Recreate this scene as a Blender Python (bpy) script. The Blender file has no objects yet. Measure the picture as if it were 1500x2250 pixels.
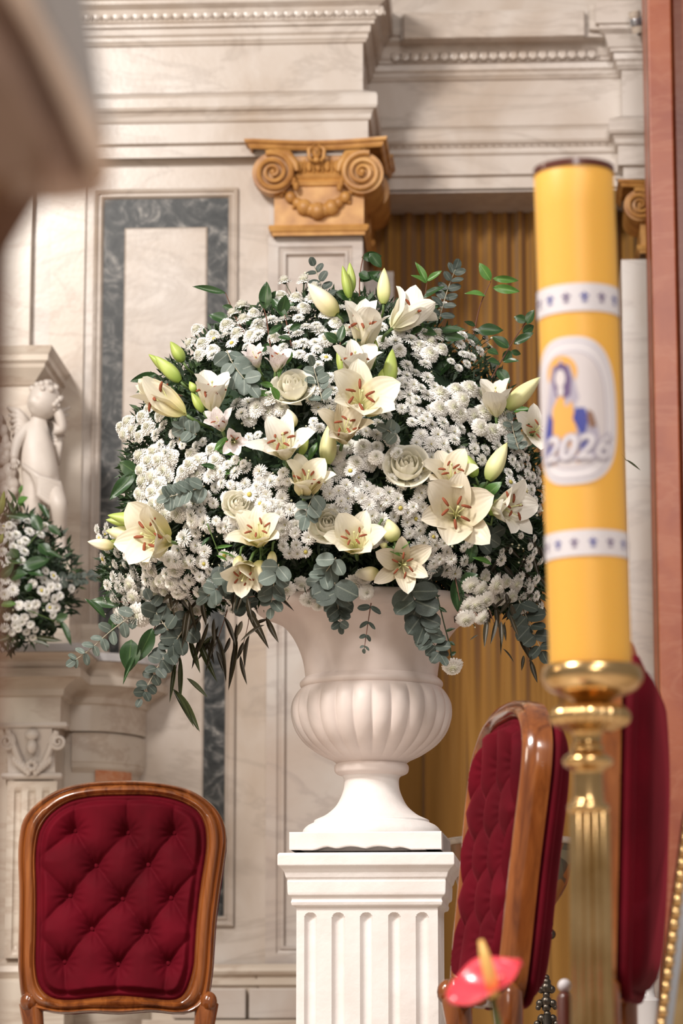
import bpy, bmesh, math, random
from mathutils import Vector, Matrix
from math import sin, cos, pi, sqrt, radians, exp
random.seed(7)
R = random.random
def U(a, b): return a + (b - a) * random.random()
SC = bpy.context.scene
COL = SC.collection

# ---------------------------------------------------------------- camera
F = 6500.0                      # focal length in pixels of the 1500 x 2250 frame
TH = math.atan(1150 / F)
CZ = 0.55
cam_d = bpy.data.cameras.new('camera')
cam = bpy.data.objects.new('camera', cam_d); COL.objects.link(cam)
cam.location = (0, 0, CZ); cam.rotation_euler = (pi / 2 + TH, 0, 0)
cam_d.sensor_fit = 'HORIZONTAL'; cam_d.sensor_width = 24.0; cam_d.lens = 24.0 * F / 1500
cam_d.clip_start = 0.05; cam_d.clip_end = 60
cam_d.dof.use_dof = True; cam_d.dof.focus_distance = 6.85
cam_d.dof.aperture_fstop = cam_d.lens / 1000 / 0.025
cam_d.dof.aperture_blades = 0
SC.camera = cam
# ---------------------------------------------------------------- world, lamps, exposure
SC.view_settings.view_transform = 'Standard'; SC.view_settings.look = 'None'
SC.view_settings.gamma = 1; SC.view_settings.use_curve_mapping = False
SC.view_settings.exposure = 0.04
SC.cycles.use_denoising = True
SC.cycles.max_bounces = 6; SC.cycles.diffuse_bounces = 4
W = bpy.data.worlds.new('church_air'); SC.world = W; W.use_nodes = True
W.node_tree.nodes['Background'].inputs[0].default_value = (1.0, 0.91, 0.84, 1)
W.node_tree.nodes['Background'].inputs[1].default_value = 0.27
def area(name, loc, target, size, power, color):
    l = bpy.data.lights.new(name, 'AREA'); l.shape = 'SQUARE'; l.size = size; l.energy = power; l.color = color
    o = bpy.data.objects.new(name, l); COL.objects.link(o); o.location = loc
    d = Vector(target) - Vector(loc); o.rotation_euler = d.to_track_quat('-Z', 'Y').to_euler()
    o['label'] = 'hall and fill light'; o['kind'] = 'structure'
    return o
area('ceiling_and_fill_light', (-3.0, 3.0, 5.6), (0, 8, 1.6), 1.0, 430, (1, .95, .90))
area('ceiling_and_fill_light', (1.2, 1.2, 5.2), (.1, 8, 1.2), 1.0, 110, (1, .93, .88))
area('ceiling_and_fill_light', (-2.4, 4.6, 2.5), (-1.2, 9.2, 1.3), .8, 42, (1, .86, .70))  # unseen warm lamp, added low down to brighten the side altar
area('ceiling_and_fill_light', (.6, -2.6, 4.4), (0, 7, 1.3), 1.6, 130, (1, .93, .87))  # fill lamp added behind the camera to brighten the canopy and front faces

# ---------------------------------------------------------------- pixel helpers
def ray(px, py):
    c, s = cos(TH), sin(TH); v = 1125 - py
    return Vector((px - 750, F * c - s * v, F * s + c * v))
def P(px, py, Y):
    r = ray(px, py); k = Y / r.y
    return Vector((r.x * k, Y, CZ + r.z * k))
PHI = radians(3.0)
WO = Vector((0, 9.5, 0)); WD = Vector((sin(PHI), cos(PHI), 0)); WX = Vector((cos(PHI), -sin(PHI), 0))
WM = Matrix.Translation(WO) @ Matrix.Rotation(-PHI, 4, 'Z')
def L(px, py, yl):              # pixel -> point of the wall's own frame at depth yl
    r = ray(px, py); C0 = Vector((0, 0, CZ))
    t = (yl - (C0 - WO).dot(WD)) / r.dot(WD)
    p = C0 + r * t - WO
    return Vector((p.dot(WX), yl, p.z))
def LX(px, yl, py=1100): return L(px, py, yl).x
def LZ(py, yl, px=600): return L(px, py, yl).z

# ---------------------------------------------------------------- mesh helpers
WMAT = {}
def mk(name, me, parent=None, M=None, label=None, mat=None):
    o = bpy.data.objects.new(name, me); COL.objects.link(o)
    M = M if M is not None else Matrix.Identity(4)
    WMAT[o] = M
    if parent is not None:
        o.parent = parent; o.matrix_basis = WMAT[parent].inverted() @ M
    else: o.matrix_basis = M
    if label: o['label'] = label
    return o
def thing(name, label, cat, loc=(0, 0, 0), group=None, M=None):
    o = bpy.data.objects.new(name, None); COL.objects.link(o); o.empty_display_size = .02
    M = M if M is not None else Matrix.Translation(Vector(loc))
    o.matrix_basis = M; WMAT[o] = M
    o['label'] = label; o['category'] = cat
    if group: o['group'] = group
    return o
def tag(o, label, cat, group=None, kind=None):
    if label: o['label'] = label
    if cat: o['category'] = cat
    if group: o['group'] = group
    if kind: o['kind'] = kind
    return o
def struct(o, label=None):
    o['kind'] = 'structure'
    if label: o['label'] = label
    return o
class MB:
    def __init__(s): s.v = []; s.f = []; s.uv = []; s.hasuv = False
    def vert(s, p): s.v.append(tuple(p)); return len(s.v) - 1
    def add(s, vs, fs, M=None, uvs=None):
        b = len(s.v)
        for p in vs: s.v.append(tuple(M @ Vector(p)) if M is not None else tuple(p))
        for f in fs: s.f.append(tuple(b + i for i in f))
        s.uv += (uvs if uvs else [(0, 0)] * len(vs))
        if uvs: s.hasuv = True
    def grid(s, nu, nv, fn, M=None, closeu=False, closev=False, uv=True):
        vs = []; uvs = []; fs = []
        mu = nu if closeu else nu + 1; mv = nv if closev else nv + 1
        for i in range(mu):
            for j in range(mv):
                vs.append(fn(i / nu, j / nv)); uvs.append((i / nu, j / nv))
        for i in range(nu):
            for j in range(nv):
                a = i * mv + j; b = ((i + 1) % mu) * mv + j; c = ((i + 1) % mu) * mv + (j + 1) % mv; d = i * mv + (j + 1) % mv
                fs.append((a, b, c, d))
        s.add(vs, fs, M, uvs if uv else None)
    def box(s, x0, x1, y0, y1, z0, z1, M=None):
        s.add([(x0,y0,z0),(x1,y0,z0),(x1,y1,z0),(x0,y1,z0),(x0,y0,z1),(x1,y0,z1),(x1,y1,z1),(x0,y1,z1)],
              [(0,3,2,1),(4,5,6,7),(0,1,5,4),(1,2,6,5),(2,3,7,6),(3,0,4,7)], M)
    def tube(s, pts, rad, n=6, caps=True, M=None):
        pts = [Vector(p) for p in pts]; m = len(pts)
        if not isinstance(rad, (list, tuple)): rad = [rad] * m
        vs = []; fs = []; up = None
        for i, p in enumerate(pts):
            d = (pts[min(i + 1, m - 1)] - pts[max(i - 1, 0)]).normalized()
            if up is None: up = Vector((0, 0, 1)) if abs(d.z) < .9 else Vector((1, 0, 0))
            a = d.cross(up)
            if a.length < 1e-6: a = d.orthogonal()
            a.normalize(); b = a.cross(d).normalized(); up = b
            for k in range(n):
                t = 2 * pi * k / n; vs.append(p + (a * cos(t) + b * sin(t)) * rad[i])
        for i in range(m - 1):
            for k in range(n):
                fs.append((i * n + k, i * n + (k + 1) % n, (i + 1) * n + (k + 1) % n, (i + 1) * n + k))
        if caps: fs.append(tuple(range(n))[::-1]); fs.append(tuple((m - 1) * n + k for k in range(n)))
        s.add(vs, fs, M)
    def lathe(s, prof, n=48, M=None, mod=None, c=(0, 0)):
        vs = []; fs = []; m = len(prof)
        for i, (r, z) in enumerate(prof):
            for k in range(n):
                t = 2 * pi * k / n; rr = r * (mod(t, i, z) if mod else 1)
                vs.append((c[0] + rr * cos(t), c[1] + rr * sin(t), z))
        for i in range(m - 1):
            for k in range(n):
                fs.append((i * n + k, (i + 1) * n + k, (i + 1) * n + (k + 1) % n, i * n + (k + 1) % n))
        fs.append(tuple(range(n))); fs.append(tuple((m - 1) * n + k for k in range(n))[::-1])
        s.add(vs, fs, M)
    def ball(s, c, r, M=None, nu=8, nv=6):
        rx, ry, rz = r if isinstance(r, (tuple, list)) else (r, r, r)
        vs = [(c[0], c[1], c[2] + rz)]; fs = []
        for j in range(1, nv):
            for i in range(nu):
                a = pi * j / nv; t = 2 * pi * i / nu
                vs.append((c[0] + rx * sin(a) * cos(t), c[1] + ry * sin(a) * sin(t), c[2] + rz * cos(a)))
        vs.append((c[0], c[1], c[2] - rz)); last = len(vs) - 1
        for i in range(nu):
            fs.append((0, 1 + i, 1 + (i + 1) % nu)); fs.append((last, last - nu + (i + 1) % nu, last - nu + i))
            for j in range(nv - 2):
                a = 1 + j * nu
                fs.append((a + i, a + nu + i, a + nu + (i + 1) % nu, a + (i + 1) % nu))
        s.add(vs, fs, M)
    def sweep(s, path, prof, M=None):
        """mitred moulding: path in plan, profile (projection towards -y when the path runs +x, height)"""
        n = len(path); nr = []
        seg = []
        for i in range(n - 1):
            d = Vector(path[i + 1]) - Vector(path[i]); d.normalize(); seg.append(Vector((d.y, -d.x)))
        for i in range(n):
            if i == 0: nr.append(seg[0])
            elif i == n - 1: nr.append(seg[-1])
            else:
                a, b = seg[i - 1], seg[i]; nr.append((a + b) / max(.3, 1 + a.dot(b)))
        vs = []; fs = []; m = len(prof)
        for i in range(n):
            for (p, z) in prof: vs.append((path[i][0] + nr[i].x * p, path[i][1] + nr[i].y * p, z))
        for i in range(n - 1):
            for j in range(m - 1):
                fs.append((i * m + j, (i + 1) * m + j, (i + 1) * m + j + 1, i * m + j + 1))
        s.add(vs, fs, M)
    def rectframe(s, x0, z0, x1, z1, prof, y, M=None):
        """picture-frame moulding on a wall: profile (inset, out)"""
        vs = []; fs = []; m = len(prof)
        for (i, o) in prof:
            vs += [(x0 + i, y - o, z0 + i), (x1 - i, y - o, z0 + i), (x1 - i, y - o, z1 - i), (x0 + i, y - o, z1 - i)]
        for j in range(m - 1):
            for k in range(4): fs.append((j*4 + k, j*4 + (k+1) % 4, j*4 + 4 + (k+1) % 4, j*4 + 4 + k))
        s.add(vs, fs, M)
    def mesh(s, name, mat, smooth=False, fix=False, mats=None):
        me = bpy.data.meshes.new(name); me.from_pydata(s.v, [], s.f)
        if s.hasuv:
            ul = me.uv_layers.new(name='UVMap'); vi = [0] * len(me.loops); me.loops.foreach_get('vertex_index', vi)
            flat = []
            for i in vi: flat += [s.uv[i][0], s.uv[i][1]]
            ul.data.foreach_set('uv', flat)
        if fix:
            bm = bmesh.new(); bm.from_mesh(me); bmesh.ops.recalc_face_normals(bm, faces=bm.faces); bm.to_mesh(me); bm.free()
        if mat: me.materials.append(mat)
        if smooth is True: me.polygons.foreach_set('use_smooth', [True] * len(me.polygons))
        elif smooth:
            me.polygons.foreach_set('use_smooth', [True] * len(me.polygons)); me.set_sharp_from_angle(angle=radians(smooth))
        me.update(); return me
    def build(s, name, mat, parent=None, smooth=False, M=None, label=None, local=False, fix=True):
        """verts are world coordinates (or the wall frame when M is given)"""
        if parent is not None and M is None and not local: pass
        me = s.mesh(name, mat, smooth, fix)
        return mk(name, me, parent, M, label)
def bevel(o, w=.003, seg=2, ang=35):
    m = o.modifiers.new('bevel', 'BEVEL'); m.width = w; m.segments = seg; m.limit_method = 'ANGLE'; m.angle_limit = radians(ang); return o
def catmull(pts, k=6, closed=False):
    pts = [Vector(p) for p in pts]; n = len(pts); out = []
    rng = range(n) if closed else range(n - 1)
    for i in rng:
        g = (lambda j: pts[j % n]) if closed else (lambda j: pts[max(0, min(n - 1, j))])
        a, b, c, d = g(i - 1), g(i), g(i + 1), g(i + 2)
        for t in range(k):
            t = t / k
            out.append(.5 * ((2 * b) + (c - a) * t + (2*a - 5*b + 4*c - d) * t*t + (3*b - a - 3*c + d) * t**3))
    if not closed: out.append(pts[-1])
    return out
def frameM(origin, x, zhint):
    """matrix whose x axis is x and whose z axis is near zhint"""
    x = Vector(x).normalized(); y = Vector(zhint).cross(x)
    if y.length < 1e-5: y = x.orthogonal()
    y.normalize(); z = x.cross(y)
    M = Matrix((x, y, z)).transposed().to_4x4(); M.translation = Vector(origin); return M
def zframe(origin, z, spin=0):
    q = Vector(z).normalized().to_track_quat('Z', 'Y').to_matrix().to_4x4()
    M = Matrix.Translation(Vector(origin)) @ q @ Matrix.Rotation(spin, 4, 'Z'); return M

# ---------------------------------------------------------------- materials
def mat(name, col, rough=.5, metal=0, **k):
    m = bpy.data.materials.new(name); m.use_nodes = True; b = m.node_tree.nodes['Principled BSDF']
    b.inputs['Base Color'].default_value = (*col, 1); b.inputs['Roughness'].default_value = rough; b.inputs['Metallic'].default_value = metal
    for a, v in k.items(): b.inputs[a.replace('_', ' ')].default_value = v
    return m
def N(m, t, **k):
    n = m.node_tree.nodes.new(t)
    for a, v in k.items(): setattr(n, a, v)
    return n
def lk(m, a, b): m.node_tree.links.new(a, b)
def bsdf(m): return m.node_tree.nodes['Principled BSDF']
def ramp(m, stops):
    r = N(m, 'ShaderNodeValToRGB'); e = r.color_ramp.elements
    while len(e) < len(stops): e.new(.5)
    for i, (p, c) in enumerate(stops): e[i].position = p; e[i].color = (*c, 1)
    return r
def noise(m, scale, detail=4, rough=.5, dist=0, vec=None, stretch=None):
    n = N(m, 'ShaderNodeTexNoise'); n.inputs['Scale'].default_value = scale; n.inputs['Detail'].default_value = detail
    n.inputs['Roughness'].default_value = rough; n.inputs['Distortion'].default_value = dist
    tc = N(m, 'ShaderNodeTexCoord'); mp = N(m, 'ShaderNodeMapping')
    if stretch: mp.inputs['Scale'].default_value = stretch[0]; mp.inputs['Rotation'].default_value = stretch[1] if len(stretch) > 1 else (0, 0, 0)
    lk(m, tc.outputs['Object'], mp.inputs['Vector']); lk(m, mp.outputs[0], n.inputs['Vector'])
    return n
def bump(m, src, strength=.2, dist=.01):
    b = N(m, 'ShaderNodeBump'); b.inputs['Strength'].default_value = strength; b.inputs['Distance'].default_value = dist
    lk(m, src, b.inputs['Height']); lk(m, b.outputs[0], bsdf(m).inputs['Normal']); return b
def mixc(m, fac, a, b, mode='MIX'):
    x = N(m, 'ShaderNodeMix', data_type='RGBA', blend_type=mode)
    for s, v in ((x.inputs[0], fac), (x.inputs[6], a), (x.inputs[7], b)):
        if hasattr(v, 'links') or hasattr(v, 'is_linked'): lk(m, v, s)
        elif isinstance(v, tuple): s.default_value = (*v, 1)
        else: s.default_value = v
    return x.outputs[2]
def marble(name, c1, c2, vein, rough=.28, vs=2.2, ang=.6, veinamt=.5, cs=1.3):
    m = mat(name, c1, rough); rot = (0, ang, 0)
    cloud = noise(m, cs, 5, .55, .6, stretch=((1, 1, .7), rot))
    r1 = ramp(m, [(.35, c1), (.68, c2)]); lk(m, cloud.outputs[0], r1.inputs[0])
    v = noise(m, vs, 6, .6, 1.6, stretch=((.55, 1, 1.9), rot))
    r2 = ramp(m, [(.455, (0, 0, 0)), (.5, (1, 1, 1)), (.55, (0, 0, 0))]); lk(m, v.outputs[0], r2.inputs[0])
    f = N(m, 'ShaderNodeMath', operation='MULTIPLY'); lk(m, r2.outputs[0], f.inputs[0]); f.inputs[1].default_value = veinamt
    out = mixc(m, f.outputs[0], r1.outputs[0], vein); lk(m, out, bsdf(m).inputs['Base Color'])
    fine = noise(m, 60, 3); bump(m, fine.outputs[0], .06, .004)
    return m
M_ = {}
M_['marble'] = marble('white_marble', (.62, .56, .51), (.45, .36, .285), (.31, .25, .205), cs=2.4, veinamt=.35)
M_['marble_warm'] = marble('warm_marble', (.66, .585, .50), (.52, .43, .345), (.38, .27, .20), veinamt=.45)
M_['marble_grey'] = marble('grey_veined_marble', (.56, .51, .47), (.47, .38, .32), (.30, .24, .22), cs=3, veinamt=.35)
M_['marble_statue'] = marble('statuary_marble', (.66, .60, .55), (.60, .53, .47), (.45, .38, .33), rough=.45, veinamt=.1)
M_['marble_slab'] = marble('blue_grey_slab', (.44, .43, .44), (.54, .50, .48), (.35, .33, .33), veinamt=.3)
M_['marble_orange'] = marble('orange_marble', (.52, .17, .07), (.62, .26, .12), (.75, .5, .35), cs=9, vs=9, veinamt=.35)
M_['marble_red'] = marble('red_marble', (.36, .095, .035), (.27, .055, .022), (.44, .17, .09), cs=5, veinamt=.3, rough=.35)
m = mat('dark_green_marble', (.1, .11, .11), .35, Specular_IOR_Level=.25); n = noise(m, 11, 8, .68, 2.2); r = ramp(m, [(.36, (.012, .014, .015)), (.50, (.04, .042, .042)), (.60, (.13, .125, .12)), (.70, (.34, .32, .29))])
lk(m, n.outputs[0], r.inputs[0]); lk(m, r.outputs[0], bsdf(m).inputs['Base Color']); M_['marble_green'] = m
m = mat('gilded_ochre_wood', (.55, .27, .07), .42, 0); n = noise(m, 14, 4); r = ramp(m, [(.3, (.33, .135, .03)), (.6, (.56, .285, .08)), (.8, (.68, .40, .14))]); lk(m, n.outputs[0], r.inputs[0]); lk(m, r.outputs[0], bsdf(m).inputs['Base Color']); M_['ochre'] = m
m = mat('white_paint', (.80, .76, .74), .55); n = noise(m, 22, 5, .6); bump(m, n.outputs[0], .35, .006)
n2 = noise(m, 9, 3); r = ramp(m, [(.40, (.82, .785, .765)), (.7, (.76, .70, .67))]); lk(m, n2.outputs[0], r.inputs[0]); lk(m, r.outputs[0], bsdf(m).inputs['Base Color']); M_['paint'] = m
m = mat('worn_urn_paint', (.72, .62, .58), .5); n2 = noise(m, 3.2, 5, .55, .3); r = ramp(m, [(.34, (.48, .43, .405)), (.5, (.66, .57, .53)), (.7, (.76, .67, .63))]); lk(m, n2.outputs[0], r.inputs[0]); lk(m, r.outputs[0], bsdf(m).inputs['Base Color']); n = noise(m, 40, 4); bump(m, n.outputs[0], .12, .004); M_['urn'] = m
m = mat('curtain_cloth', (.42, .20, .03), .8, Sheen_Weight=.25); n = noise(m, 3, 3, stretch=((4, 1, .3),)); r = ramp(m, [(.3, (.235, .105, .012)), (.7, (.32, .155, .022))]); lk(m, n.outputs[0], r.inputs[0]); lk(m, r.outputs[0], bsdf(m).inputs['Base Color']); w = noise(m, 500, 1); bump(m, w.outputs[0], .1, .002); M_['curtain'] = m
m = mat('polished_wood', (.25, .08, .02), .22, Coat_Weight=.7, Coat_Roughness=.08); n = noise(m, 5, 6, .6, .8, stretch=((6, 6, .8),)); r = ramp(m, [(.3, (.10, .025, .006)), (.52, (.24, .070, .015)), (.75, (.37, .125, .03))]); lk(m, n.outputs[0], r.inputs[0]); lk(m, r.outputs[0], bsdf(m).inputs['Base Color']); M_['wood'] = m
m = mat('red_velvet', (.13, .002, .01), .8, Specular_IOR_Level=.12, Sheen_Weight=.22, Sheen_Roughness=.3, Sheen_Tint=(.9, .06, .12, 1)); n = noise(m, 7, 4); r = ramp(m, [(.3, (.072, .001, .005)), (.7, (.13, .002, .010))]); lk(m, n.outputs[0], r.inputs[0]); lk(m, r.outputs[0], bsdf(m).inputs['Base Color']); w = noise(m, 400, 1); bump(m, w.outputs[0], .08, .001); M_['velvet'] = m
m = mat('brass', (.72, .47, .20), .22, 1); n = noise(m, 12, 4); r = ramp(m, [(.3, (.50, .30, .11)), (.7, (.80, .56, .28))]); lk(m, n.outputs[0], r.inputs[0]); lk(m, r.outputs[0], bsdf(m).inputs['Base Color']); M_['brass'] = m
M_['wax'] = mat('yellow_wax', (.84, .45, .075), .45, Subsurface_Weight=.25, Subsurface_Radius=(.02, .01, .003))
M_['wax_white'] = mat('printed_white', (.72, .68, .70), .5)
M_['print_grey'] = mat('print_grey', (.42, .38, .46), .5)
M_['print_purple'] = mat('print_purple', (.14, .09, .20), .5)
M_['print_blue'] = mat('print_blue', (.05, .06, .30), .5)
M_['print_gold'] = mat('print_gold', (.78, .40, .09), .5)
M_['print_skin'] = mat('print_pale', (.66, .60, .60), .5)
M_['print_brown'] = mat('print_brown', (.25, .13, .08), .5)
M_['dark'] = mat('dark_hollow', (.02, .015, .02), .9)
M_['darkwood'] = mat('dark_red_wood', (.10, .022, .012), .35, Coat_Weight=.4)
M_['iron'] = mat('dark_metal', (.10, .085, .07), .35, 1)
M_['silver'] = mat('silvered_frame', (.42, .43, .46), .3, .7)
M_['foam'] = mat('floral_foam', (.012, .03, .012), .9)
def petalmat(name, stops, rough=.45, trans=.18, streak=0, streakcol=(.4, .1, .15)):
    m = mat(name, stops[0][1], rough); tc = N(m, 'ShaderNodeUVMap'); sp = N(m, 'ShaderNodeSeparateXYZ'); lk(m, tc.outputs[0], sp.inputs[0])
    r = ramp(m, stops); lk(m, sp.outputs[0], r.inputs[0]); c = r.outputs[0]
    w = N(m, 'ShaderNodeMath', operation='MULTIPLY'); lk(m, sp.outputs[1], w.inputs[0]); w.inputs[1].default_value = 40
    s = N(m, 'ShaderNodeMath', operation='SINE'); lk(m, w.outputs[0], s.inputs[0]); bump(m, s.outputs[0], .12, .002)
    if streak:
        n = N(m, 'ShaderNodeTexNoise'); n.inputs['Scale'].default_value = 1; mp = N(m, 'ShaderNodeMapping'); mp.inputs['Scale'].default_value = (9, 40, 1)
        lk(m, tc.outputs[0], mp.inputs[0]); lk(m, mp.outputs[0], n.inputs['Vector']); rr = ramp(m, [(.60, (0, 0, 0)), (.66, (streak,) * 3)]); lk(m, n.outputs[0], rr.inputs[0])
        c = mixc(m, rr.outputs[0], c, streakcol)
    lk(m, c, bsdf(m).inputs['Base Color'])
    t = N(m, 'ShaderNodeBsdfTranslucent'); lk(m, c, t.inputs['Color']); mx = N(m, 'ShaderNodeMixShader'); mx.inputs[0].default_value = trans
    out = m.node_tree.nodes['Material Output']; lk(m, bsdf(m).outputs[0], mx.inputs[1]); lk(m, t.outputs[0], mx.inputs[2]); lk(m, mx.outputs[0], out.inputs[0])
    return m
M_['lily'] = petalmat('lily_petal', [(0, (.50, .50, .16)), (.28, (.80, .72, .42)), (.6, (.84, .79, .62)), (1, (.86, .82, .68))])
M_['lily_white'] = petalmat('lily_petal_white', [(0, (.62, .60, .34)), (.3, (.82, .77, .60)), (.6, (.86, .83, .74)), (1, (.86, .83, .75))])
M_['lily_old'] = petalmat('lily_petal_ageing', [(0, (.48, .42, .18)), (.35, (.70, .62, .44)), (1, (.78, .72, .60))])
M_['alstro'] = petalmat('alstroemeria_petal', [(0, (.6, .6, .3)), (.4, (.86, .80, .78)), (1, (.88, .85, .84))], streak=.8)
M_['mum'] = petalmat('chrysanthemum_petal', [(0, (.86, .85, .66)), (.3, (.93, .92, .87)), (1, (.95, .935, .91))], trans=.25)
M_['mum_cream'] = petalmat('pompon_petal', [(0, (.84, .85, .62)), (.25, (.92, .91, .83)), (1, (.95, .93, .89))], trans=.25)
M_['rose'] = petalmat('rose_petal', [(0, (.84, .82, .58)), (.4, (.92, .89, .74)), (1, (.94, .91, .80))], trans=.35)
M_['bud_green'] = petalmat('green_bud', [(0, (.22, .34, .05)), (.5, (.42, .50, .12)), (1, (.34, .44, .09))], trans=.06)
M_['bud_cream'] = petalmat('cream_bud', [(0, (.38, .46, .12)), (.3, (.72, .70, .34)), (.8, (.78, .74, .44)), (1, (.50, .52, .20))], trans=.08)
def leafmat(name, c1, c2, rib, rough=.3, trans=.1):
    m = mat(name, c1, rough); tc = N(m, 'ShaderNodeUVMap'); sp = N(m, 'ShaderNodeSeparateXYZ'); lk(m, tc.outputs[0], sp.inputs[0])
    n = noise(m, 30, 3); r = ramp(m, [(.35, c1), (.7, c2)]); lk(m, n.outputs[0], r.inputs[0])
    a = N(m, 'ShaderNodeMath', operation='SUBTRACT'); lk(m, sp.outputs[1], a.inputs[0]); a.inputs[1].default_value = .5
    b = N(m, 'ShaderNodeMath', operation='ABSOLUTE'); lk(m, a.outputs[0], b.inputs[0])
    rr = ramp(m, [(.015, (1, 1, 1)), (.05, (0, 0, 0))]); lk(m, b.outputs[0], rr.inputs[0])
    c = mixc(m, rr.outputs[0], r.outputs[0], rib); lk(m, c, bsdf(m).inputs['Base Color'])
    t = N(m, 'ShaderNodeBsdfTranslucent'); lk(m, c, t.inputs['Color']); mx = N(m, 'ShaderNodeMixShader'); mx.inputs[0].default_value = trans
    out = m.node_tree.nodes['Material Output']; lk(m, bsdf(m).outputs[0], mx.inputs[1]); lk(m, t.outputs[0], mx.inputs[2]); lk(m, mx.outputs[0], out.inputs[0])
    return m
M_['leaf'] = leafmat('glossy_leaf', (.018, .052, .014), (.030, .075, .020), (.06, .12, .035), .36)
M_['leaf_young'] = leafmat('young_leaf', (.07, .17, .03), (.10, .24, .045), (.18, .32, .08), .38, .2)
M_['euc'] = leafmat('eucalyptus_leaf', (.10, .135, .115), (.155, .19, .165), (.27, .31, .27), .6)
M_['euc_dark'] = leafmat('eucalyptus_leaf_dark', (.036, .050, .040), (.062, .080, .066), (.13, .15, .12), .6)
M_['willow'] = leafmat('narrow_leaf', (.030, .040, .014), (.055, .06, .022), (.08, .07, .04), .35)
M_['willow_brown'] = leafmat('narrow_leaf_brown', (.032, .024, .013), (.055, .045, .022), (.07, .05, .03), .4)
M_['stem'] = mat('green_stem', (.09, .15, .04), .5)
M_['stem_red'] = mat('reddish_twig', (.13, .05, .03), .5)
M_['stem_pale'] = mat('pale_twig', (.36, .33, .24), .5)
M_['stem_dark'] = mat('dark_stem', (.025, .045, .015), .6)
M_['anther'] = mat('rust_anther', (.24, .055, .018), .75)
M_['pistil'] = mat('pale_green_pistil', (.62, .62, .30), .5)
M_['disc'] = mat('yellow_disc', (.50, .42, .10), .8)
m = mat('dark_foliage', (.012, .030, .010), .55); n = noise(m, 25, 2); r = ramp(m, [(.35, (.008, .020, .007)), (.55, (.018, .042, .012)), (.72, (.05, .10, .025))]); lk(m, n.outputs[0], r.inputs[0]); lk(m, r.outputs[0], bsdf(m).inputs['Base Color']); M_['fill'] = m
M_['anth'] = mat('anthurium_red', (.85, .06, .09), .25, Coat_Weight=.4)
M_['spadix'] = mat('spadix_yellow', (.85, .50, .14), .5)
# ================================================================ THE SETTING
fl = MB(); fl.box(-6, 6, -1, 12, -.12, 0); struct(fl.build('floor', M_['marble_warm']))
def wallbox(name, px0, px1, y0, y1, py0, py1, m, parent=None, lab=None, ref=None):
    b = MB(); x0 = LX(px0, y0) if isinstance(px0, int) else px0; x1 = LX(px1, y0) if isinstance(px1, int) else px1
    z0 = LZ(py0, y0) if isinstance(py0, int) else py0; z1 = LZ(py1, y0) if isinstance(py1, int) else py1
    b.box(min(x0, x1), max(x0, x1), y0, y1, min(z0, z1), max(z0, z1)); return b.build(name, m, parent, M=WM)
ZT = LZ(-120, 0)
xP = LX(797, 0, 150)                     # right edge of the projecting pier
xR = LX(1366, .33, 200)                  # left edge of the narrow right-hand pier
XL = -3.2; XE = 3.2
w = struct(wallbox('wall_back', XL, LX(600, .02), .05, .62, 0.0, ZT, M_['marble'], ref=0))
w2 = struct(wallbox('wall_upper', xP - .15, XE, .44, .66, LZ(421, .42, 1000) + .005, ZT, M_['marble']))
# plain pier under the capital with its sunk panel
pier = MB(); xa = LX(585, .02, 1500); xb = LX(797, .02, 800)
ztop = LZ(521, .02)
pier.rectframe(xa, LZ(2120, .02), xb, ztop, [(0, -.08), (0, 0), (.034, 0), (.038, -.006), (.046, -.009), (.05, -.002), (.058, -.002), (.062, -.016), (.064, -.02)], .02)
pier.add([(xa + .064, .04, LZ(2120, .02) + .064), (xb - .064, .04, LZ(2120, .02) + .064), (xb - .064, .04, ztop - .064), (xa + .064, .04, ztop - .064)], [(0, 1, 2, 3)])
pier.box(xb - .03, xb, .025, .60, 0, ztop)
pier.box(xa + .002, xb - .002, .045, .60, LZ(2120, .02), ztop + .3)
struct(pier.build('pillar_pier', M_['marble_grey'], M=WM))
# second pilaster, set back inside the opening
struct(wallbox('pillar_return', LX(797, .3, 800), LX(866, .3, 1200), .30, .62, 0.0, LZ(600, .3), M_['marble_grey']))
# entablature, mitred round the pier, the recess and the narrow right pier
def zz(lst): return [(p, LZ(py, -p)) for p, py in lst]
low = zz([(-.12, 343), (0, 343), (0, 317), (.009, 314), (.018, 311), (.018, 268), (.024, 266), (.028, 261), (.03, 252), (.036, 244), (.046, 239), (.05, 232), (.05, 212), (.046, 206), (.0, 200)])
top = zz([(0, 200), (0, 98), (.010, 95), (.013, 90), (.018, 86), (.018, 78), (.026, 72), (.028, 58), (.040, 55), (.040, 48), (.046, 44), (.052, 30), (.058, 16), (.072, 7), (.078, 3), (.078, -6), (.09, -10), (.09, -60), (-.1, -60)])
path = [(XL, 0), (xP, 0), (xP, .42), (xR, .42), (xR, .33), (LX(1420, .33, 200), .33), (LX(1420, .33, 200), .42), (XE, .42)]
e = MB(); e.sweep(path, low + top[1:]); ent = struct(e.build('trim_1', M_['marble'], M=WM), 'carved marble entablature running round pier and recess')
sf = MB(); sf.box(xP, XE, .43, .70, LZ(421, .42, 1000), LZ(421, .42, 1000) + .004); struct(sf.build('trim_2', M_['marble_grey'], M=WM))
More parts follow.
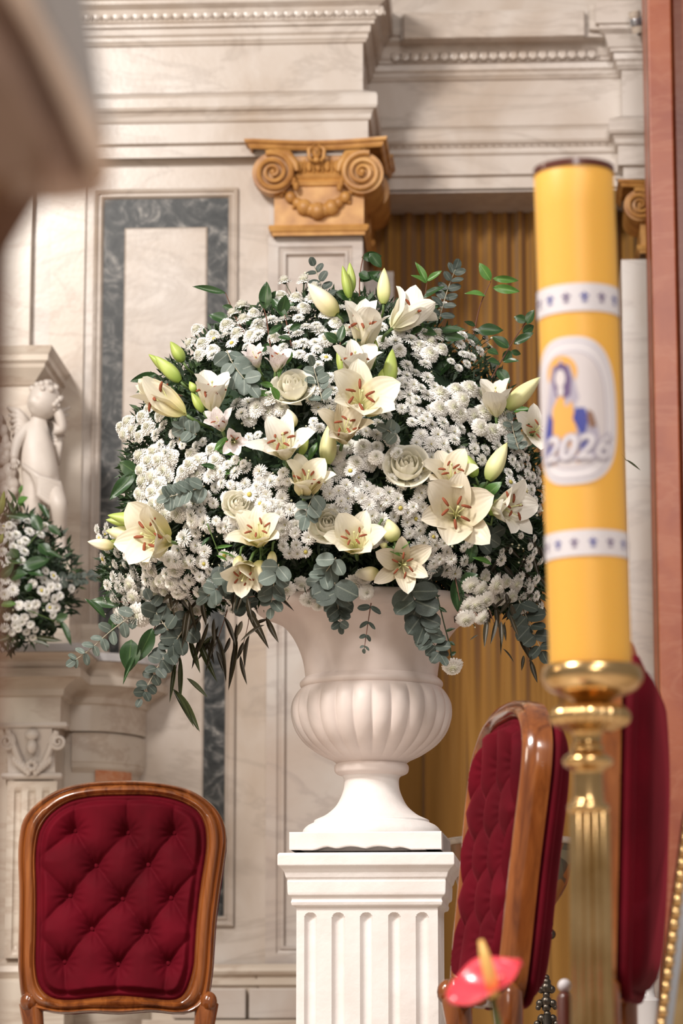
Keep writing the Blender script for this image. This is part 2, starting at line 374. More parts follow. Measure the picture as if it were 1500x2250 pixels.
# carved leaf course of the cornices: real relief pieces
def leafcourse(yl0, px0, px1, pyc, h, dx, proj, fn=None):
    b = MB(); x = LX(px0, yl0, pyc); xe = LX(px1, yl0, pyc); zc = LZ(pyc, yl0 - proj, (px0 + px1) // 2); k = 0
    while x < xe:
        b.ball((x, yl0 - proj, zc), (dx * .52, .0022, h * .48), nu=8, nv=5)
        b.ball((x + dx * .5, yl0 - proj - .003, zc - h * .28), (dx * .10, .006, h * .22), nu=6, nv=4); x += dx
    return b
for i, a in enumerate([(0.0, 150, 838, 28, .042, .034, .052), (0.42, 870, 1310, 120, .042, .034, .052), (0.0, 150, 822, 240, .014, .026, .034), (0.42, 845, 1335, 318, .014, .026, .034)]):
    o = leafcourse(*a).build('leaf_course', M_['marble'], ent, smooth=True, M=WM); o['kind'] = 'stuff'
# blocking course above the recess cornice
blk = struct(wallbox('trim_3', 885, XE, .30, .5, LZ(86, .3, 1000), LZ(24, .3, 1000), M_['marble']))
for a, bb in ((886, 1284), (1294, 1412)):
    q = MB(); q.box(LX(a, .27, 50), LX(bb, .27, 50), .27, .32, LZ(83 if a < 1000 else 70, .27, 1000), LZ(27 if a < 1000 else 14, .27, 1000)); bevel(q.build('stone_block', M_['marble'], blk, M=WM), .004)
# left-hand plain strips
s = MB(); s.box(LX(116, .085, 600), LX(190, .085, 600), .035, .12, 0, LZ(346, 0)); s.box(XL, LX(70, .04, 600), .010, .12, 0, LZ(346, 0)); struct(s.build('trim_4', M_['marble_warm'], M=WM))
# big framed panel: moulding, dark green band, raised white field
x0, x1 = LX(203, .05, 800), LX(521, .05, 800); z0, z1 = LZ(2035, .05), LZ(413, .05)
pf = MB(); pf.rectframe(x0, z0, x1, z1, [(0, 0), (0, .014), (.006, .018), (.012, .014), (.016, .006), (.020, .006), (.022, .012), (.026, .014), (.030, .008), (.034, -.002)], .05)
pf = struct(pf.build('trim_5', M_['marble'], M=WM), 'moulded frame of the tall wall panel')
ins = .033
g = MB(); g.add([(x0 + ins, .048, z0 + ins), (x1 - ins, .048, z0 + ins), (x1 - ins, .048, z1 - ins), (x0 + ins, .048, z1 - ins)], [(0, 1, 2, 3)])
mk('green_band', g.mesh('green_band', M_['marble_green']), pf, WM, 'dark green veined marble')
bx0, bx1 = LX(273, .045, 600), LX(455, .045, 600)
wf = MB(); wf.rectframe(bx0, LZ(1962, .05), bx1, LZ(498, .05), [(0, 0), (0, .004), (.006, .009)], .048)
i_ = .006; wf.add([(bx0 + i_, .039, LZ(1962, .05) + i_), (bx1 - i_, .039, LZ(1962, .05) + i_), (bx1 - i_, .039, LZ(498, .05) - i_), (bx0 + i_, .039, LZ(498, .05) - i_)], [(0, 1, 2, 3)])
wf.build('white_field', M_['marble'], pf, M=WM)
# base mouldings and plinth blocks
bz = lambda py, p: LZ(py, -p)
base = MB(); bp = [(.0, LZ(2117, 0)), (.02, LZ(2119, 0)), (.034, LZ(2126, 0)), (.036, LZ(2134, 0)), (.03, LZ(2141, 0)), (.016, LZ(2145, 0)), (.016, LZ(2150, 0)), (.024, LZ(2153, 0)), (.024, LZ(2164, 0)), (.012, LZ(2168, 0)), (.012, 0)]
base.sweep([(XL, .03), (LX(582, .0), .03), (LX(582, .0), .0), (xP, 0), (xP, .42)], [(p, z) for p, z in bp[::-1]])
bs = struct(base.build('baseboard_back', M_['marble_warm'], M=WM))
for a, c in ((-40, 60), (380, 541), (548, 700)):
    q = MB(); q.box(LX(a, 0, 2200), LX(c, 0, 2200), -.024, .05, LZ(2238, 0), LZ(2172, 0)); bevel(q.build('stone_block', M_['marble_grey'], bs, M=WM), .004)
q = MB(); q.box(XL, xP + .02, -.05, .05, 0, LZ(2241, 0)); q.build('plinth_step', M_['marble_warm'], bs, M=WM)
# narrow right pier and the red marble pillar
struct(wallbox('pillar_right', LX(1370, .33, 900), LX(1437, .33, 900), .33, .7, 0.0, LZ(570, .33, 1400), M_['marble_grey']))
rp = MB(); rp.box(LX(1434, -.2, 700), LX(1488, -.2, 700), -.20, -.04, 0, ZT); rp.box(LX(1490, -.13, 700), XE, -.12, -.02, 0, ZT)
rp.box(LX(1425, .0, 700), XE, -.02, .10, 0, ZT)
bevel(struct(rp.build('pillar_red', M_['marble_red'], M=WM), 'red marble pillar'), .006)
# curtain hanging in the doorway
cu = MB(); cx0, cx1 = LX(800, .66, 1200), LX(1440, .66, 1200); zb, zt = 0.02, LZ(421, .42, 1000) + .10
def curt(u, v):
    x = cx0 + (cx1 - cx0) * u; z = zb + (zt - zb) * v; t = max(0, min(1, (z - 1.35) / .75)); t = t * t * (3 - 2 * t)
    up = .020 * sin(u * 112 + .9 * sin(u * 23)) + .010 * sin(u * 61 + 2) ; dn = .012 * sin(u * 38 + 1.6 * sin(u * 9)) - .016 * exp(-((u * 7.3 % 1) - .5) ** 2 * 300)
    return (x, .70 + up * t + dn * (1 - t) + .004 * sin(z * 5 + u * 20), z)
cu.grid(420, 40, curt); tag(cu.build('curtain', M_['curtain'], M=WM, smooth=True), 'ochre yellow curtain hanging in pleats in the doorway recess', 'curtain')
struct(wallbox('wall_recess', xP, XE, .80, .9, 0.0, ZT, M_['dark']))

# ================================================================ CAPITALS
def capital(label, off=(0, 0, 0), sc=1.0, group=None):
    base = Matrix.Translation(Vector(off))
    O = L(700, 420, 0.0)
    M = WM @ Matrix.Translation(Vector(off)) @ Matrix.Translation(O) @ Matrix.Scale(sc, 4) @ Matrix.Translation(-O)
    t = thing('pilaster_capital', label, 'capital', M=M @ Matrix.Translation(L(700, 515, 0)), group=group)
    c = lambda px, py, y: L(px, py, y)
    # block
    b = MB(); a0 = c(602, 505, -.012); a1 = c(799, 425, -.012); b.box(a0.x, a1.x, -.012, .30, a0.z, c(700, 345, 0).z); b.build('block', M_['ochre'], t, M=M)
    b = MB(); path = [(c(602, 515, 0).x, .30), (c(602, 515, 0).x, -.012), (c(799, 515, 0).x, -.012), (c(799, 515, 0).x, .30)]
    path = [(path[0][0], .30), (path[1][0], -.012), (path[2][0], -.012), (path[3][0], .30)]
    z = lambda py: c(700, py, 0).z
    b.sweep(path, [(0, z(520)), (.004, z(520)), (.006, z(513)), (.012, z(511)), (.014, z(508)), (.018, z(503)), (.014, z(498)), (0, z(497))]); b.build('necking', M_['ochre'], t, smooth=30, M=M)
    # abacus with concave front
    b = MB(); pr = [(0, z(334)), (.006, z(334)), (.012, z(330)), (.014, z(325)), (.022, z(323)), (.026, z(318)), (.026, z(316)), (0, z(316)), (-.05, z(316))]
    xl, xr = c(560, 330, 0).x, c(835, 330, 0).x; pts = [(xl - .005, .28), (xl - .005, -.045)]
    for k in range(11): u = k / 10; pts.append((xl + (xr - xl) * u, -.045 + .03 * sin(pi * u)))
    pts += [(xr + .005, .28)]; b.sweep(pts, pr); b.build('abacus', M_['ochre'], t, smooth=35, M=M)
    # volutes
    for cx, sgn in ((602, 1), (797, -1)):
        b = MB(); cc = c(cx, 388, 0); rr = .070
        b.lathe([(.001, 0), (rr, 0), (rr, .05), (rr * .85, .10), (rr * .95, .17), (rr * .9, .30), (.001, .30)], 28, Matrix.Translation((cc.x, -.045, cc.z)) @ Matrix.Rotation(-pi / 2, 4, 'X'))
        sp = []
        rads = []
        for k in range(64):
            u = k / 63; a = pi / 2 + sgn * (0.35 - u * 5.2 * pi) * 1.0; q = rr * (1 - .86 * u ** .85)
            sp.append((cc.x + q * cos(a) * 1.0, -.052 - .006 * u, cc.z + q * sin(a))); rads.append(.0105 * (1 - .5 * u))
        b.tube(sp, rads, 7); b.ball((cc.x, -.056, cc.z), .011)
        b.tube([(cc.x + sgn * .005, -.048, cc.z + rr), (cc.x + sgn * .05, -.05, cc.z + rr * .93), (cc.x + sgn * .075, -.052, cc.z + rr * .4), (cc.x + sgn * .08, -.052, cc.z + rr * .05)], [.011, .013, .012, .007], 8)
        for k in range(3): b.ball((cc.x + sgn * (.062 + .007 * k), -.042, cc.z - .015 - .016 * k), (.010, .012, .016))
        b.build('volute', M_['ochre'], t, smooth=45, M=M)
    # echinus with eggs
    b = MB(); x0, x1 = c(650, 380, 0).x, c(750, 380, 0).x
    b.sweep([(x0, -.01), (x1, -.01)], [(.0, z(412)), (.012, z(411)), (.016, z(404)), (.010, z(398)), (.016, z(395)), (.02, z(388)), (.012, z(384)), (0, z(350))])
    for k in range(5):
        xx = x0 + (x1 - x0) * (k + .5) / 5; b.ball((xx, -.025, z(370)), (.012, .014, .020)); b.tube([(xx + .0145, -.03, z(356)), (xx + .0145, -.028, z(384))], .003, 5)
    b.build('echinus', M_['ochre'], t, smooth=45, M=M)
    # mask at the centre of the abacus
    b = MB(); mc = c(697, 345, 0); b.ball((mc.x, -.05, mc.z), (.017, .018, .022)); b.ball((mc.x, -.055, mc.z - .027), (.012, .012, .010))
    for sx in (-1, 1):
        b.tube([(mc.x + sx * .004, -.05, mc.z + .026), (mc.x + sx * .026, -.05, mc.z + .012), (mc.x + sx * .024, -.05, mc.z - .018), (mc.x + sx * .012, -.05, mc.z - .03)], [.005, .008, .007, .004], 6)
        b.ball((mc.x + sx * .007, -.069, mc.z + .005), .003); 
    b.ball((mc.x, -.071, mc.z - .002), (.003, .005, .006)); b.build('mask', M_['ochre'], t, smooth=True, M=M)
    # festoon of fruit
    b = MB(); 
    for k in range(11):
        u = k / 10; a = c(624 + 150 * u, 424 + 44 * sin(pi * u), 0); s_ = (.013 + .013 * sin(pi * u)) * (1.15 if k % 2 else .85)
        b.ball((a.x, -.026, a.z), (s_, s_ * .9, s_)); 
        for q in range(3): b.ball((a.x + U(-.018, .018), -.02, a.z + U(-.018, .016)), U(.005, .009), nu=6, nv=5)
    mm = c(699, 465, 0)
    for k in range(6): b.ball((mm.x + .013 * cos(k * pi / 3), -.040, mm.z + .013 * sin(k * pi / 3)), .008, nu=6, nv=5)
    b.build('festoon', M_['ochre'], t, smooth=True, M=M)
    return t
capital('gilded ionic capital with scrolls and fruit festoon on the marble pier')
capital('gilded capital in shadow set back behind the pier capital', (LX(850, .3, 400) - LX(797, 0, 400) - .06, .30, LZ(520, .3) - LZ(520, 0) - .055))
capital('gilded capital between the yellow candle and the red pillar', (LX(1383, .33, 450) - LX(602, 0, 388), .33, L(1383, 450, .33).z - L(602, 388, 0).z), .78)

# ================================================================ SIDE ALTAR (left)
ya = -.40
xa = LX(133, ya, 1560)
def za(py): return LZ(py, ya, 100)
t = thing('side_altar', 'marble side altar with moulded shelf, curved corner and fluted pilaster', 'altar', M=WM @ Matrix.Translation((xa - .2, ya, 0)))
xd = LX(322, .0, 1560)
arc = [(xa + .03 + (xd - xa - .03) * sin(k * pi / 22), -.06 + .16 - (.16 + .12) * cos(k * pi / 22) * 1.0) for k in range(12)]
arc = [(p[0], p[1]) for p in arc]
pa = [(XL, ya), (xa, ya), (xa, arc[0][1])] + arc[1:]
prof = [(-.03, za(1592)), (0, za(1590)), (0, za(1532)), (.008, za(1528)), (.012, za(1515)), (.03, za(1503)), (.05, za(1497)), (.055, za(1494)), (.07, za(1492)), (.07, za(1474)), (.055, za(1470)), (.06, za(1458)), (.072, za(1450)), (.09, za(1444)), (.094, za(1441))]
b = MB(); b.sweep(pa, prof); b.build('shelf_moulding', M_['marble_warm'], t, M=WM, smooth=25)
b = MB(); b.sweep(pa, [(.08, za(1441)), (.10, za(1440)), (.10, za(1424)), (.095, za(1422)), (-.05, za(1422))])
b.add([(p[0] - .02, p[1] + .02, za(1422)) for p in pa] + [(pa[-1][0], .12, za(1422)), (XL, .12, za(1422))], [tuple(range(len(pa) + 2))]); b.build('shelf_slab', M_['marble_slab'], t, M=WM)
b = MB(); b.sweep(pa, [(-.02, 0), (-.02, za(1592))]); b.build('body', M_['marble_warm'], t, M=WM, smooth=25)
cc = [(p[0] + 0, p[1]) for p in arc]
b = MB(); b.sweep([(xa + .005, arc[0][1])] + arc[1:], [(-.022, 0), (-.022, za(1685)), (-.016, za(1680)), (-.006, za(1672)), (-.004, za(1664)), (-.004, za(1661)), (-.001, za(1659)), (-.001, za(1600)), (-.008, za(1593))]); b.build('curved_corner', M_['marble_warm'], t, M=WM, smooth=25)
# orange marble inlay on the curved corner
oi = MB(); pth = [arc[i] for i in range(2, 8)]; oi.sweep(pth, [(-.020, 0.3), (-.012, .3), (-.012, za(1676)), (-.02, za(1672))]); oi.build('orange_inlay', M_['marble_orange'], t, M=WM, label='orange marble inlay')
# fluted pilaster + corinthian-like capital
px_l, px_r = LX(14, ya - .03, 1800), LX(124, ya - .03, 1800)
def fl(u, v):
    x = px_l + (px_r - px_l) * u; z = LZ(2105, ya) + (LZ(1716, ya) - LZ(2105, ya)) * v
    d = 0
    for k in range(3):
        c0 = .22 + .28 * k; du = (u - c0) / .075
        if abs(du) < 1 and .03 < v < .955: d = .012 * sqrt(1 - du * du) * min(1, (v - .03) * 40, (.955 - v) * 40)
    return (x, ya - .03 + d, z)
b = MB(); b.grid(84, 60, fl); b.box(px_l, px_r, ya - .029 + .014, ya, LZ(2105, ya), LZ(1716, ya)); b.build('fluted_pilaster', M_['marble_warm'], t, M=WM)
b = MB(); z = lambda py: LZ(py, ya - .03, 80)
b.sweep([(LX(8, ya - .03, 1700), ya), (LX(8, ya - .03, 1700), ya - .03), (LX(130, ya - .03, 1700), ya - .03), (LX(130, ya - .03, 1700), ya)], [(0, z(1713)), (.006, z(1711)), (.010, z(1705)), (.006, z(1699)), (0, z(1698))])
b.sweep([(LX(0, ya - .05, 1600), ya), (LX(0, ya - .05, 1600), ya - .05), (LX(140, ya - .05, 1600), ya - .05), (LX(140, ya - .05, 1600), ya)], [(0, z(1603)), (.008, z(1601)), (.012, z(1596)), (.008, z(1589)), (-.05, z(1587))])
b.grid(20, 12, lambda u, v: (LX(int(18 - 6 * v), ya - .03, 1650) + (LX(122, ya - .03, 1650) - LX(18, ya - .03, 1650)) * (u if True else 0), ya - .025 - .03 * v * v, z(1698) + (z(1603) - z(1698)) * v))
for cx, sg in ((14, 1), (128, -1)):
    q = L(cx, 1630, ya - .06); sp = [(q.x + (.026 * (1 - k / 34)) * cos(pi / 2 - sg * k * .42), q.y - .002 * k / 8, q.z + (.026 * (1 - k / 34)) * sin(pi / 2 - sg * k * .42)) for k in range(30)]
    b.tube(sp, [.008 * (1 - k / 45) for k in range(30)], 6)
    b.tube([L(cx + sg * 40, 1690, ya - .04), L(cx + sg * 24, 1660, ya - .055), L(cx + sg * 4, 1606, ya - .06)], [.006, .012, .009], 6)
q = L(70, 1640, ya - .06); b.ball((q.x, q.y, q.z), (.017, .018, .024)); b.ball((q.x, q.y - .004, q.z + .036), (.022, .016, .018))
for s_ in (-1, 1):
    for k in range(6):
        a = L(70 + s_ * (8 + 6 * k), 1694 - 5 * k, ya - .052); b.ball((a.x, a.y, a.z), (.010, .008, .016))
for k in range(7): a = L(70 + 9 * cos(k * .9), 1682 + 9 * sin(k * .9), ya - .058); b.ball(tuple(a), .009)
b.build('carved_capital', M_['marble_statue'], t, M=WM, smooth=50)
b = MB(); b.sweep(pa, [(.03, 0), (.03, LZ(2160, ya)), (.014, LZ(2150, ya)), (.02, LZ(2145, ya)), (.03, LZ(2135, ya)), (.026, LZ(2122, ya)), (.006, LZ(2112, ya)), (0, LZ(2105, ya))]); b.build('base_moulding', M_['marble_warm'], t, M=WM, smooth=25)
# upper tier: moulded base and hooded niche frame
yb = -.30
t2 = thing('altar_niche', 'projecting marble cornice block above the carved cherub', 'cornice', M=WM @ Matrix.Translation((LX(60, yb, 900), yb, za(1422))))
def zn(py): return LZ(py, yb, 60)
xc = LX(70, yb, 860)
b = MB(); b.sweep([(XL, yb), (xc, yb), (xc, .098)], [(0, za(1340)), (0, zn(850)), (.008, zn(846)), (.014, zn(838)), (.03, zn(826)), (.045, zn(814)), (.048, zn(806)), (.058, zn(800)), (.06, zn(788)), (.068, zn(780)), (.072, zn(770)), (-.1, zn(768))]); b.build('cornice', M_['marble_warm'], t2, M=WM, smooth=20)
b = MB(); b.sweep([(XL, -.1), (LX(205, -.02, 1380), -.1), (LX(205, -.02, 1380), .098)], [(.055, za(1422)), (.055, za(1400)), (.045, za(1396)), (.045, za(1384)), (.03, za(1378)), (.036, za(1368)), (.04, za(1358)), (.03, za(1346)), (.0, za(1341)), (-.1, za(1340))]); b.build('base_moulding', M_['marble_warm'], t2, M=WM, smooth=25)

# carved cherub (one continuous body grown on a skeleton)
def skinbody(name, joints, edges, m, parent, sub=2, M=None):
    me = bpy.data.meshes.new(name); me.from_pydata([j[0] for j in joints], edges, [])
    o = mk(name, me, parent, M if M is not None else WM); s_ = o.modifiers.new('skin', 'SKIN'); s_.use_smooth_shade = True
    for i, j in enumerate(joints):
        sv = me.skin_vertices[0].data[i]; r_ = j[1]; sv.radius = (r_, r_) if not isinstance(r_, tuple) else r_; sv.use_root = (i == 0)
    d = o.modifiers.new('sub', 'SUBSURF'); d.levels = sub; d.render_levels = sub
    me.materials.append(m); return o
yc = -.36
def cp(px, py, dy=0): return tuple(L(px, py, yc + dy))
ch = thing('carved_cherub', 'carved white marble cherub leaning under the cornice block', 'statue', M=WM @ Matrix.Translation(L(95, 1215, yc)))
J = [(cp(88, 1040), .046), (cp(84, 1000), .052), (cp(80, 955), .043), (cp(84, 928), .026), (cp(92, 905), .024),
     (cp(108, 940, .01), .024), (cp(140, 945, 0), .021), (cp(128, 905, -.01), .017), (cp(118, 890, -.01), .014),
     (cp(58, 942, -.01), .023), (cp(38, 968, -.03), .019), (cp(30, 998, -.05), .015), (cp(30, 1012, -.055), .014),
     (cp(74, 1065, -.01), .040), (cp(72, 1120, -.015), .030), (cp(74, 1165, 0), .022), (cp(78, 1208, -.01), .018), (cp(66, 1222, -.04), .013),
     (cp(112, 1065, -.01), .038), (cp(130, 1110, -.06), .029), (cp(132, 1160, -.01), .022), (cp(134, 1208, 0), .018), (cp(146, 1222, -.03), .013)]
E = [(0,1),(1,2),(2,3),(3,4),(2,5),(5,6),(6,7),(7,8),(2,9),(9,10),(10,11),(11,12),(0,13),(13,14),(14,15),(15,16),(16,17),(0,18),(18,19),(19,20),(20,21),(21,22)]
skinbody('body', J, E, M_['marble_statue'], ch)
# head with face
hc = L(97, 882, yc - .01); hb = MB(); HR = .054
def headf(u, v):
    a = pi * v; t_ = 2 * pi * u; x = sin(a) * cos(t_); y = sin(a) * sin(t_); zc_ = cos(a)
    r_ = 1.0
    f = max(0, -y)                                     # front is -y, turned later
    r_ += .10 * exp(-((x / .13) ** 2 + ((zc_ + .12) / .16) ** 2)) * f * 1.6                    # nose
    r_ -= .07 * (exp(-(((x - .32) / .15) ** 2 + ((zc_ - .02) / .10) ** 2)) + exp(-(((x + .32) / .15) ** 2 + ((zc_ - .02) / .10) ** 2))) * f
    r_ += .06 * (exp(-(((x - .38) / .25) ** 2 + ((zc_ + .32) / .2) ** 2)) + exp(-(((x + .38) / .25) ** 2 + ((zc_ + .32) / .2) ** 2))) * f
    r_ -= .045 * exp(-((x / .2) ** 2 + ((zc_ + .46) / .05) ** 2)) * f
    r_ += .05 * exp(-((x / .18) ** 2 + ((zc_ + .68) / .14) ** 2)) * f
    return (x * HR * .92 * r_, y * HR * 1.02 * r_, zc_ * HR * 1.12 * (1 if zc_ > 0 else r_))
hb.grid(40, 30, headf)
for sx in (-1, 1): hb.ball((sx * HR * .93, .004, -.004), (.007, .010, .014))
Mh = WM @ Matrix.Translation(hc) @ Matrix.Rotation(radians(-35), 4, 'Z') @ Matrix.Rotation(radians(14), 4, 'Y')
hd = hb.build('head', M_['marble_statue'], ch, smooth=True, M=Mh)
hr = MB(); random.seed(3)
for k in range(46):
    a = U(0, .62 * pi); t_ = U(0, 2 * pi)
    if sin(t_) < -.2 and a > .34 * pi: continue
    hr.ball((HR * .95 * sin(a) * cos(t_), HR * 1.03 * sin(a) * sin(t_), HR * 1.12 * cos(a)), U(.008, .012), nu=6, nv=5)
hr.build('curly_hair', M_['marble_statue'], ch, smooth=True, M=Mh)
for sx, pts in ((-1, [(62, 930), (30, 900), (8, 905), (-8, 935)]), (1, [(112, 928), (135, 900), (148, 890), (150, 930)])):
    wg = MB()
    for k in range(9):
        u = k / 8; a = cp(84 + sx * 12, 938 + 4 * k, .05); bpt = cp(84 + sx * (70 - 3 * k), 895 + 16 * k, .05 - .01 * (k % 2)); mid = cp(84 + sx * 46, 905 + 9 * k, .03)
        wg.tube([a, mid, bpt], [.010, .014, .004], 6)
    wg.build('wing', M_['marble_statue'], ch, smooth=True, M=WM)
dr = MB()
for k in range(7): dr.tube([cp(50 + 5 * k, 1022 + 3 * k, -.045), cp(85, 1050 + 6 * k, -.075), cp(128, 1062 + 9 * k, -.04), cp(146 - k, 1110 + 10 * k, -.02)], [.008, .012, .012, .007], 7)
dr.build('drapery', M_['marble_statue'], ch, smooth=True, M=WM)
for (hx, hy) in ((118, 887), (30, 1014)):
    hb2 = MB(); h0 = Vector(cp(hx, hy, -.02 if hx > 50 else -.055)); hb2.ball(tuple(h0), (.013, .010, .015))
    for k in range(4): hb2.tube([h0 + Vector((-.009 + .006 * k, -.002, -.010)), h0 + Vector((-.011 + .0075 * k, -.010, -.022 + abs(k - 1.5) * .003)), h0 + Vector((-.010 + .0068 * k, -.004, -.030 + abs(k - 1.5) * .004))], [.0042, .0038, .003], 6)
    hb2.tube([h0 + Vector((.010, 0, .004)), h0 + Vector((.018, -.008, -.004)), h0 + Vector((.018, -.012, -.012))], [.0045, .004, .003], 6)
    hb2.build('hand', M_['marble_statue'], ch, smooth=True, M=WM)
st = MB(); st.box(LX(40, yc, 1230), LX(160, yc, 1230), yc - .06, .1, za(1422) - 0.0, L(90, 1226, yc).z); st.build('plinth', M_['marble_warm'], ch, M=WM)
g2 = thing('carved_garland', 'carved marble festoon of fruit and leaves beside the cherub', 'carving', M=WM @ Matrix.Translation(L(20, 1100, yb)))
b = MB()
for k in range(30):
    u = k / 29; px = -10 + 62 * u; py = 930 + 250 * u + U(-15, 15); a = L(px * .6 + U(-14, 14), py, yb - .02); b.ball(tuple(a), (U(.012, .028), U(.012, .02), U(.014, .034)), nu=8, nv=6)
b.build('festoon', M_['marble_statue'], g2, smooth=True, M=WM)
# ================================================================ URN AND PEDESTAL
YU = 7.0
def SU(px): return px * YU / F * 1.012        # pixels -> metres at the urn
uc = P(816, 1700, YU)
def zu(py): return P(816, py, YU).z
t = thing('flower_urn', 'large pinkish white gadrooned stone urn holding the big bouquet', 'urn', (uc.x, YU, zu(1838)))
def uprof(l): return [(SU(r_), zu(py)) for r_, py in l]
def dens(l, k=4):
    o = catmull([(r_, z, 0) for r_, z in l], k); return [(max(.001, p.x), p.y) for p in o]
neck = [(235, 1330), (250, 1326), (256, 1332), (252, 1344), (238, 1354), (215, 1363), (192, 1376), (172, 1400), (157, 1430), (148, 1460), (144, 1490)]
b = MB(); b.lathe([(.05, zu(1335))] + [(SU(225), zu(1335))] + dens(uprof(neck), 4), 96, c=(uc.x, YU)); b.build('flared_neck', M_['urn'], t, smooth=50)
b = MB(); b.lathe(dens(uprof([(143, 1488), (150, 1494), (156, 1501), (155, 1509), (149, 1515)]), 4), 96, c=(uc.x, YU)); b.build('collar', M_['urn'], t, smooth=True)
belly = dens(uprof([(148, 1510), (160, 1520), (170, 1538), (174, 1558), (172, 1582), (162, 1610), (142, 1636), (112, 1658), (84, 1672), (74, 1680)]), 6)
def gad(tt, i, z):
    k = max(0, min(1, (zu(1512) - z) / (zu(1512) - zu(1545)), (z - zu(1676)) / .03)); return 1 + .045 * k * (abs(cos(tt * 13)) ** .7 - .8)
b = MB(); b.lathe(belly, 416, c=(uc.x, YU), mod=gad); b.build('gadrooned_bowl', M_['urn'], t, smooth=True)
b = MB(); b.lathe(dens(uprof([(70, 1674), (79, 1681), (81, 1689), (78, 1699), (66, 1705)]), 4) , 72, c=(uc.x, YU)); b.build('foot_ring', M_['urn'], t, smooth=True)
b = MB(); b.lathe(dens(uprof([(66, 1703), (60, 1712), (60, 1730), (66, 1750), (78, 1772), (98, 1790), (116, 1799), (124, 1803), (126, 1808), (138, 1814), (148, 1824), (150, 1834), (148, 1839)]), 4), 96, c=(uc.x, YU)); b.build('flared_foot', M_['paint'], t, smooth=40)
RP = Matrix.Translation((uc.x, YU, 0)) @ Matrix.Rotation(radians(-4.5), 4, 'Z')
# square plinth with chipped underside
b = MB(); hw = SU(161); zt_, zb_ = zu(1838), zu(1877); n_ = 40; vs = []; random.seed(11)
chip = [0] * (n_ + 1)
for i in range(n_ + 1):
    u = i / n_
    if .16 < u < .80: chip[i] = .0085 * (.35 + .65 * abs(sin(u * 17 + 1))) * min(1, (u - .16) * 12, (.80 - u) * 12)
for i in range(n_ + 1):
    x = -hw + 2 * hw * i / n_; vs += [(x, -hw, zt_), (x, -hw, zb_ + chip[i]), (x, -hw + .05, zb_ + chip[i]), (x, hw, zt_)]
fs = []
for i in range(n_):
    a = i * 4; fs += [(a + 1, a + 5, a + 4, a), (a + 2, a + 6, a + 5, a + 1), (a, a + 4, a + 7, a + 3)]
b.add(vs, fs); b.box(-hw, hw, -hw + .05, hw, zb_, zt_ - .0005); b.box(-hw, -hw + .03, -hw + .001, hw, zb_, zt_ - .0006); b.box(hw - .04, hw, -hw + .001, hw, zb_, zt_ - .0006)
bevel(b.build('square_plinth', M_['paint'], t, M=RP @ Matrix.Rotation(radians(-1), 4, 'Z')), .003)
pd = thing('fluted_pedestal', 'white painted square pedestal with fluted shaft under the urn', 'pedestal', (uc.x, YU, 0))
def ring(hws): return [(-hws, hws), (-hws, -hws), (hws, -hws), (hws, hws)]
hs = SU(149)
b = MB(); pr = [(0, 2004), (.001, 1999), (.010, 1996), (.012, 1989), (.010, 1983), (.012, 1978), (.018, 1974), (.019, 1968), (.020, 1946), (.019, 1941), (.023, 1936), (.026, 1926), (.032, 1918), (.038, 1913), (.0405, 1911), (.0405, 1888), (.037, 1884), (-.05, 1883)]
pth = [(-hs, -hs), (hs, -hs), (hs, hs), (-hs, hs)]
vs = []; fs = []
for p, py in pr:
    for sx, sy in ((-1, -1), (1, -1), (1, 1), (-1, 1)): vs.append((sx * (hs + p), sy * (hs + p), zu(py)))
for j in range(len(pr) - 1):
    for k in range(4): fs.append((j*4 + k, j*4 + (k+1) % 4, j*4 + 4 + (k+1) % 4, j*4 + 4 + k))
fs.append(tuple((len(pr) - 1) * 4 + k for k in range(4))); b.add(vs, fs)
bevel(b.build('moulded_cap', M_['paint'], pd, M=RP), .002)
xsf = [-.80 + .395 * k for k in range(5)]
def shaft(u, v):
    x = -1 + 2 * u; z = zu(2003) * (1 - (1 - v) ** 1) ; d = 0; ztp = zu(2013)
    for c0 in xsf:
        du = (x - c0) / .082
        if abs(du) < 1:
            dz = (ztp - z) / (hs * .082)
            if dz >= 1 and z > .06: d = .014 * sqrt(1 - du * du)
            elif 0 < dz < 1: d = .014 * sqrt(max(0, 1 - du * du - (1 - dz) ** 2))
    return x, d, z
for k in range(4):
    b = MB()
    zs = [0, .03, .06, .0601, .2, .4, .6, .75] + [zu(2032) + (zu(2003) - zu(2032)) * q / 30 for q in range(31)]
    def fn(u, v):
        z = zs[int(round(v * (len(zs) - 1)))]; x = -1 + 2 * u; d = 0; ztp = zu(2011)
        for c0 in xsf:
            du = (x - c0) / .085
            if abs(du) < 1 and z > .06:
                dz = (ztp - z) / (hs * .085)
                if dz >= 1: d = .013 * sqrt(1 - du * du)
                elif dz > 0: d = .013 * sqrt(max(0, 1 - du * du - (1 - dz) ** 2))
        return (x * hs, -hs + d, z)
    b.grid(160, len(zs) - 1, fn); b.build('fluted_side', M_['paint'], pd, M=RP @ Matrix.Rotation(k * pi / 2, 4, 'Z'), smooth=40)

